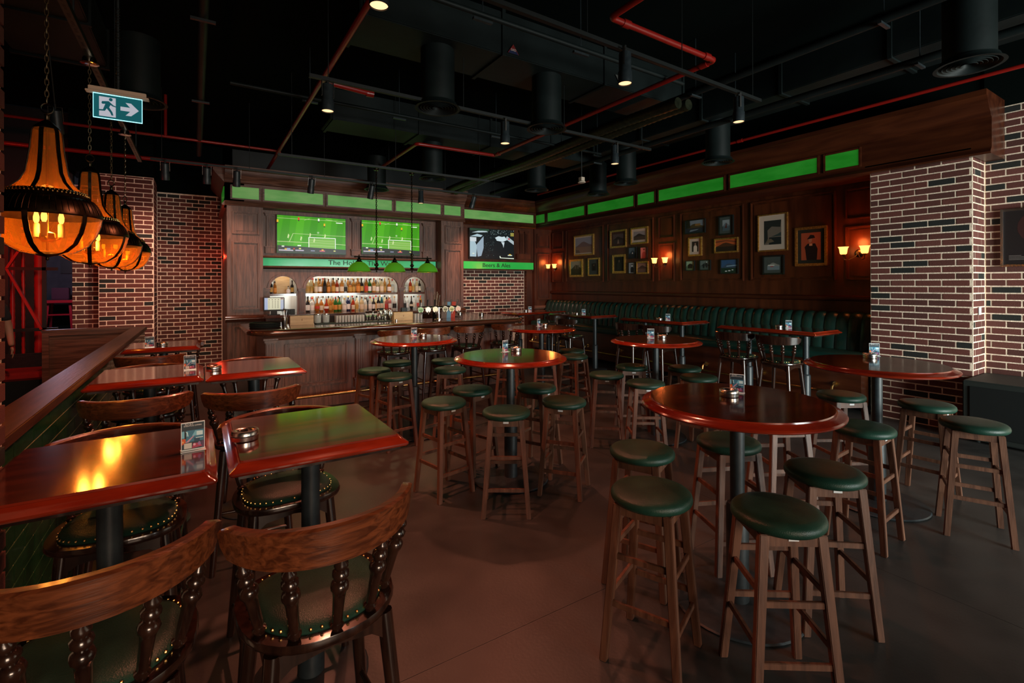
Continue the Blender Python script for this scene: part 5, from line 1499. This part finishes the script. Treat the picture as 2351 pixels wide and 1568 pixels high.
for k, (p0, p1, l) in enumerate((((5.0, .4, 3.98), (4.98, 9.9, 3.98), 'black pipe running above the banquette tables'), ((5.75, .4, 3.80), (5.7, 9.8, 3.80), 'lower black pipe running above the banquette tables'), ((.05, 2.0, 3.95), (.0, 10.0, 3.95), 'dark conduit above the lanterns'),
                                   ((.3, 6.4, 4.0), (6.0, 6.45, 4.0), 'black conduit crossing above the bar stools'), ((.6, 3.55, 3.95), (4.6, 3.6, 3.95), 'black conduit crossing above the nearest tables'))):
    t = thing('ceiling_pipe', l, 'pipe', p0)
    d = Vector(p1) - Vector(p0)
    MB().tube([(0, 0, 0), d], .04 if k < 3 else .022, 12).build('pipe', M['blackduct'], t)
    for f in (.15, .35, .62):
        c = d * f; MB().cyl(c, c + Vector((0, 0, 4.62 - p0[2])), .005, n=6).bar(c + Vector((-.09, 0, -.05)), c + Vector((.09, 0, -.05)), .03, .02).build('hanger', M['blackmetal'], t)
se = thing('ceiling_sensor', 'small pale sensor hanging above the banquette corner', 'sensor', (5.3, 6.15, 3.36))
MB().lathe([(.06, 0), (.065, .006), (.06, .02), (.03, .03)], 20).box(-.035, -.035, .03, .035, .035, .09).build('head', M['cream'], se); MB().cyl((0, 0, .09), (0, 0, 1.26), .008, n=8).build('rod', M['black'], se)
for (x, y, z), c, l in (((2.80, 4.335, 4.18), C(130, 30, 30), 'red and blue triangular duct tag in the centre of the ceiling'), ((4.35, 4.335, 4.2), C(90, 90, 86), 'grey triangular duct tag right of the hanging spotlight')):
    t = thing('duct_tag', l, 'tag', (x, y, z))
    sgn = 1 if c[0] > .15 else -1
    art('plate', .14, .10, [(c, [(0, .5 - sgn * .5), (1, .5 - sgn * .5), (.5, .5 + sgn * .5)]), (C(30, 40, 80) if sgn > 0 else c, [(0.05, .5 - sgn * .5), (.95, .5 - sgn * .5), (.8, .5 - sgn * .2), (.2, .5 - sgn * .2)])], t)
    o = mo('lettering', text_mesh('SAD', .035, M['paper'] if sgn > 0 else M['ink'], 'lettering'), t, (0, -.004, -.012 * sgn)); o.rotation_euler = (PI / 2, 0, 0); o.scale = (1, 1, .2)

o = dup(sB, (-1.25, 6.9, 3.30), 0, 'added dark spotlight over the booth beyond the half wall', 'ceiling spotlights'); o.rotation_euler = (.45, 0, 0)  # spotlight, rod and beam added to brighten the half wall end panel
MB().cyl((0, 0, .29), (0, 0, .85), .008, n=8).build('drop_rod', M['black'], o)
lamp('end_panel_fill', 'SPOT', (-1.25, 7.0, 3.28), 95, (1.0, .62, .46), (-1.2, 8.8, .8), spot_size=math.radians(70), spot_blend=.9, shadow_soft_size=.05)
rl = thing('red_wall_lamp', 'small red wall lamp on the side of the back bar beside the dim brick wall', 'wall lamp', (.395, 11.35, 2.25))
MB().cyl((.01, 0, 0), (-.015, 0, 0), .03, n=14).build('plate', M['bronze'], rl)
MB().sphere((-.022, 0, .012), .012, 10).build('bulb', emis('red_bulb', (1.0, .03, .01), .8), rl)
lamp('red_wall_glow', 'POINT', (.33, 11.35, 2.27), 5, (1.0, .04, .015), shadow_soft_size=.03)
# ---- exit sign
ex = thing('exit_sign', 'lit green and white emergency exit sign with running figure and arrow', 'exit sign', (-.463, 4.25, 2.825))
MB().box(-.132, -.004, 0, .132, .004, .165).build('panel', flat('exit_panel', (.01, .08, .09), .2, emit=C(16, 84, 92), es=.8), ex, smooth=0)
MB().box(-.17, -.03, .165, .17, .03, .175).box(-.155, -.022, .175, .155, .022, .205).build('housing', M['cream'], ex, bevel=.003)
m = MB()
for q in ((-.132, -.129, 0, .165), (.129, .132, 0, .165), (-.129, .129, 0, .003), (-.129, .129, .160, .165)): m.box(q[0], -.006, q[2], q[1], .006, q[3])
m.build('lit_edge', emis('exit_edge', C(150, 225, 235), 2.2), ex, smooth=0)
W_ = C(190, 190, 200); TE = C(16, 84, 92)
fig = [(W_, R4(.10, .06, .45, .93)), (TE, ell(.345, .84, .04, .075)), (TE, [(.16, .72), (.30, .76), (.40, .60), (.46, .56), (.46, .52), (.38, .55), (.34, .60), (.31, .48), (.38, .28), (.40, .14), (.36, .13), (.33, .26), (.26, .42), (.22, .30), (.06, .28), (.05, .34), (.18, .36), (.23, .62), (.17, .60), (.15, .64)]),
       (W_, [(.10, .06), (.45, .06), (.42, .14), (.30, .10)]), (W_, [(.55, .42), (.76, .42), (.66, .22), (.78, .22), (.95, .51), (.78, .80), (.66, .80), (.76, .60), (.55, .60)])]
a = art('pictogram', .25, .15, fig, ex, .85, eps=.0002); a.location = (0, -.0045, .08)
MB().cyl((0, 0, .20), (0, 0, 1.79), .008, n=8).build('hanging_rod', M['blackmetal'], ex)
MB().tube([(.012 * math.cos(q * .9), .012 * math.sin(q * .9), .21 + q * .0028) for q in range(200)], .002, 4).build('coiled_cable', M['black'], ex)

# ================================================================= RED-LIT AREA BEYOND THE HALF WALL
struct(MB().box(-7, 10.95, 0, -2.28, 11.1, 4.6).build('wall_left_far', M['black'], smooth=0))
struct(MB().box(-7, 24.4, 0, 0, 24.6, 4.6).build('wall_far_room', M['greyroom'], smooth=0))
struct(MB().box(-1.42, 11.3, 0, -1.30, 24.4, 4.6).build('wall_far_room_right', M['black'], smooth=0))
struct(MB().box(-2.28, 10.95, 2.45, -1.80, 11.1, 4.6).build('wall_left_lintel', M['black'], smooth=0))
lamp('red_room_light', 'AREA', (-2.9, 8.2, 2.6), 16, (1.0, .03, .015), (-2.2, 10.4, 1.4), shape='DISK', size=.4)
lamp('far_room_light', 'POINT', (-3.9, 20.0, 3.2), 120, (.62, .75, 1.0), shadow_soft_size=.3)
lamp('far_room_red', 'POINT', (-3.6, 21.2, 2.6), 35, (1.0, .05, .12), shadow_soft_size=.2)
for k, (x, y, w_) in enumerate(((-2.05, 10.1, .10), (-2.36, 10.2, .05), (-2.20, 10.0, .035))):
    m = MB(); pts = []; rr = []
    for i in range(54):
        pts.append((x, y, .02 + i * .048)); rr.append(w_ * .5 + (.004 if i % 2 else 0))
    tag(m.tube(pts, rr, 14).build('ribbed_column', M['redvinyl'], None, smooth=40), ('thickest', 'leftmost', 'thin middle')[k] + ' red-lit ribbed column at the far left behind the half wall', 'column')
lt = thing('steel_lattice', 'dark steel lattice frame lit red at the far left', 'frame', (-2.5, 9.9, 0))
for a, b in (((-.35, 0, 0), (-.35, 0, 2.55)), ((.15, 0, 0), (.15, 0, 2.55)), ((.55, 0, 0), (.55, 0, 2.55)), ((-.5, 0, 1.95), (.7, 0, 1.95)), ((-.5, 0, 1.05), (.7, 0, 1.05)), ((-.5, 0, 2.5), (.7, 0, 2.5))):
    MB().bar(a, b, .045, .045, up=(0, 1, 0)).build('frame_bar', M['black'], lt, smooth=0)
for a, b in (((.15, 0, 1.95), (.42, 0, 2.5)), ((.15, 0, 1.95), (.52, 0, 1.05)), ((-.1, 0, 1.95), (.15, 0, 2.5)), ((.12, 0, 1.95), (-.3, 0, 1.1))):
    MB().bar(a, b, .03, .05, up=(0, 1, 0)).build('diagonal_brace', M['redvinyl'], lt, smooth=0)
bo = thing('red_booth', 'red vinyl booth seat glowing beyond the half wall', 'booth', (-2.15, 9.45, 0))
MB().box(-.5, -.35, .03, .45, .2, .42).build('base', M['black'], bo, smooth=0)
MB().box(-.5, -.37, .42, .45, .22, .53).build('seat', M['redvinyl'], bo, bevel=.03)
MB().box(-.5, .22, .03, .45, .34, .72).build('back', M['cloth'], bo, bevel=.03)
rt_ = thing('red_high_table', 'red painted high table in the dark far room', 'table', (-4.06, 22.8, 0))
MB().box(-.42, -.42, 1.10, .42, .42, 1.19).build('table_top', M['redpaint'], rt_, bevel=.01)
for sx in (-1, 1):
    for sy in (-1, 1): MB().bar((sx * .36, sy * .36, 0), (sx * .28, sy * .28, 1.1), .07, .07, up=(0, 1, 0)).build('leg', M['redpaint'], rt_, smooth=0)
    MB().bar((sx * .33, -.33, .62), (sx * .33, .33, .62), .05, .05).build('rung', M['redpaint'], rt_, smooth=0)
for sy in (-1, 1): MB().bar((-.33, sy * .33, .7), (.33, sy * .33, .7), .05, .05).build('rung', M['redpaint'], rt_, smooth=0)
fc = thing('far_counter', 'dark counter in the far room behind the red table', 'counter', (-3.9, 23.7, 0))
MB().box(-1.2, -.25, 0, 1.9, .3, 1.14).build('body', M['black'], fc, smooth=0); MB().box(-1.25, -.3, 1.14, 1.95, .35, 1.19).build('top', M['greyroom'], fc, smooth=0)
tag(MB().box(-4.45, 23.5, 1.192, -3.98, 23.8, 1.62).build('crate', flat('crate_pink_lit', (.10, .03, .06), .4), None, bevel=.02), 'dark crate on the far counter with a pinkish edge', 'crate')  # pink light on the box is put into its colour
tag(MB().box(-4.35, 24.33, 2.15, -3.5, 24.39, 2.68).build('far_picture', M['black'], None, bevel=.01), 'dark picture on the grey wall of the far room', 'picture')
for k in range(3):
    tag(MB().lathe([(.05, 0), (.06, .05), (.05, .2), (.02, .28), (.02, .36)], 12, (-3.45 + .22 * k, 23.6, 1.192)).build('far_bottle', M['liq_clear'], None), ('left', 'middle', 'right')[k] + ' pale bottle on the far counter', 'bottle')

# ================================================================= PERSON at the far left, mostly hidden by the brick column
def skin_mesh(name, verts, edges, radii, mat, parent, sub=2):
    me = bpy.data.meshes.new(name); me.from_pydata(verts, edges, []); me.materials.append(mat)
    o = bpy.data.objects.new(name, me); COL.objects.link(o); o.parent = parent
    o.modifiers.new('skin', 'SKIN')
    for v, r in zip(me.skin_vertices[0].data, radii): v.radius = r if isinstance(r, tuple) else (r, r)
    me.skin_vertices[0].data[0].use_root = True
    s = o.modifiers.new('sub', 'SUBSURF'); s.levels = sub; s.render_levels = sub
    me.polygons.foreach_set('use_smooth', [True] * len(me.polygons))
    o.modifiers['skin'].use_smooth_shade = True
    return o


pe = thing('person', 'dark-clothed person standing at the far left edge, forearm showing beside the brick column', 'person', (-2.35, 8.9, 0), math.radians(200))
V = [(0, 0, .98), (0, 0, 1.15), (0, .01, 1.38), (0, 0, 1.50), (0, 0, 1.58), (0, .02, 1.68),
     (.10, 0, .90), (.11, .01, .50), (.11, -.02, .09), (.11, .10, .04), (-.10, 0, .90), (-.11, .01, .50), (-.11, -.02, .09), (-.11, .10, .04),
     (.19, 0, 1.42), (.25, -.02, 1.14), (.27, .05, .90), (-.19, 0, 1.42), (-.25, -.02, 1.14), (-.27, .05, .90), (0, .03, 1.76)]
E_ = [(0, 1), (1, 2), (2, 3), (3, 4), (4, 5), (0, 6), (6, 7), (7, 8), (8, 9), (0, 10), (10, 11), (11, 12), (12, 13), (2, 14), (14, 15), (15, 16), (2, 17), (17, 18), (18, 19), (5, 20)]
RD = [(.15, .11), (.14, .10), (.16, .11), (.07, .07), (.055, .055), (.085, .10), .085, .06, .045, .04, .085, .06, .045, .04, .06, .045, .032, .06, .045, .032, (.07, .08)]
body = skin_mesh('body', V, E_, RD, M['skin'], pe)
# clothing shells
skin_mesh('shirt', [V[0], V[1], V[2], (0, 0, 1.46), V[14], (.235, -.012, 1.22), V[17], (-.235, -.012, 1.22)], [(0, 1), (1, 2), (2, 3), (2, 4), (4, 5), (2, 6), (6, 7)], [(.165, .125), (.155, .115), (.175, .125), (.08, .08), .072, .06, .072, .06], M['cloth'], pe)
skin_mesh('trousers', [(0, 0, 1.03), V[6], V[7], (.11, -.02, .10), V[10], V[11], (-.11, -.02, .10)], [(0, 1), (1, 2), (2, 3), (0, 4), (4, 5), (5, 6)], [(.175, .135), .105, .078, .068, .105, .078, .068], M['cloth'], pe)
MB().sphere((0, -.030, 1.765), .098, 14, sz=.95).build('hair', M['hair'], pe, smooth=60)
for s in (-1, 1):
    skin_mesh('hand', [(s * .27, .05, .90), (s * .272, .07, .85), (s * .274, .085, .815)], [(0, 1), (1, 2)], [(.026, .03), (.018, .040), (.016, .040)], M['skin'], pe, 1)
    for f in range(4):
        y = .055 + .02 * f
        skin_mesh('finger', [(s * .274, y + .005, .82), (s * .272, y + .012, .785), (s * .265, y + .014, (.752, .744, .748, .76)[f])], [(0, 1), (1, 2)], [.0095, .0088, .0075], M['skin'], pe, 1)
    skin_mesh('thumb', [(s * .268, .10, .86), (s * .262, .125, .83), (s * .256, .13, .80)], [(0, 1), (1, 2)], [.012, .0105, .009], M['skin'], pe, 1)
MB().sphere((0, .115, 1.69), .013, 8).build('nose', M['skin'], pe, smooth=60)
for s in (-1, 1):
    MB().sphere((s * .032, .098, 1.715), .010, 8).build('eye', M['paper'], pe, smooth=60); MB().sphere((s * .088, .02, 1.70), .020, 8, sz=1.4).build('ear', M['skin'], pe, smooth=60)
    MB().cyl((s * .11, -.07, .035), (s * .11, .17, .03), .045, .035, n=12).build('shoe', M['black'], pe, smooth=60)
MB().box(-.022, .098, 1.645, .022, .108, 1.653).build('mouth', pm(C(110, 50, 46)), pe, bevel=.002)
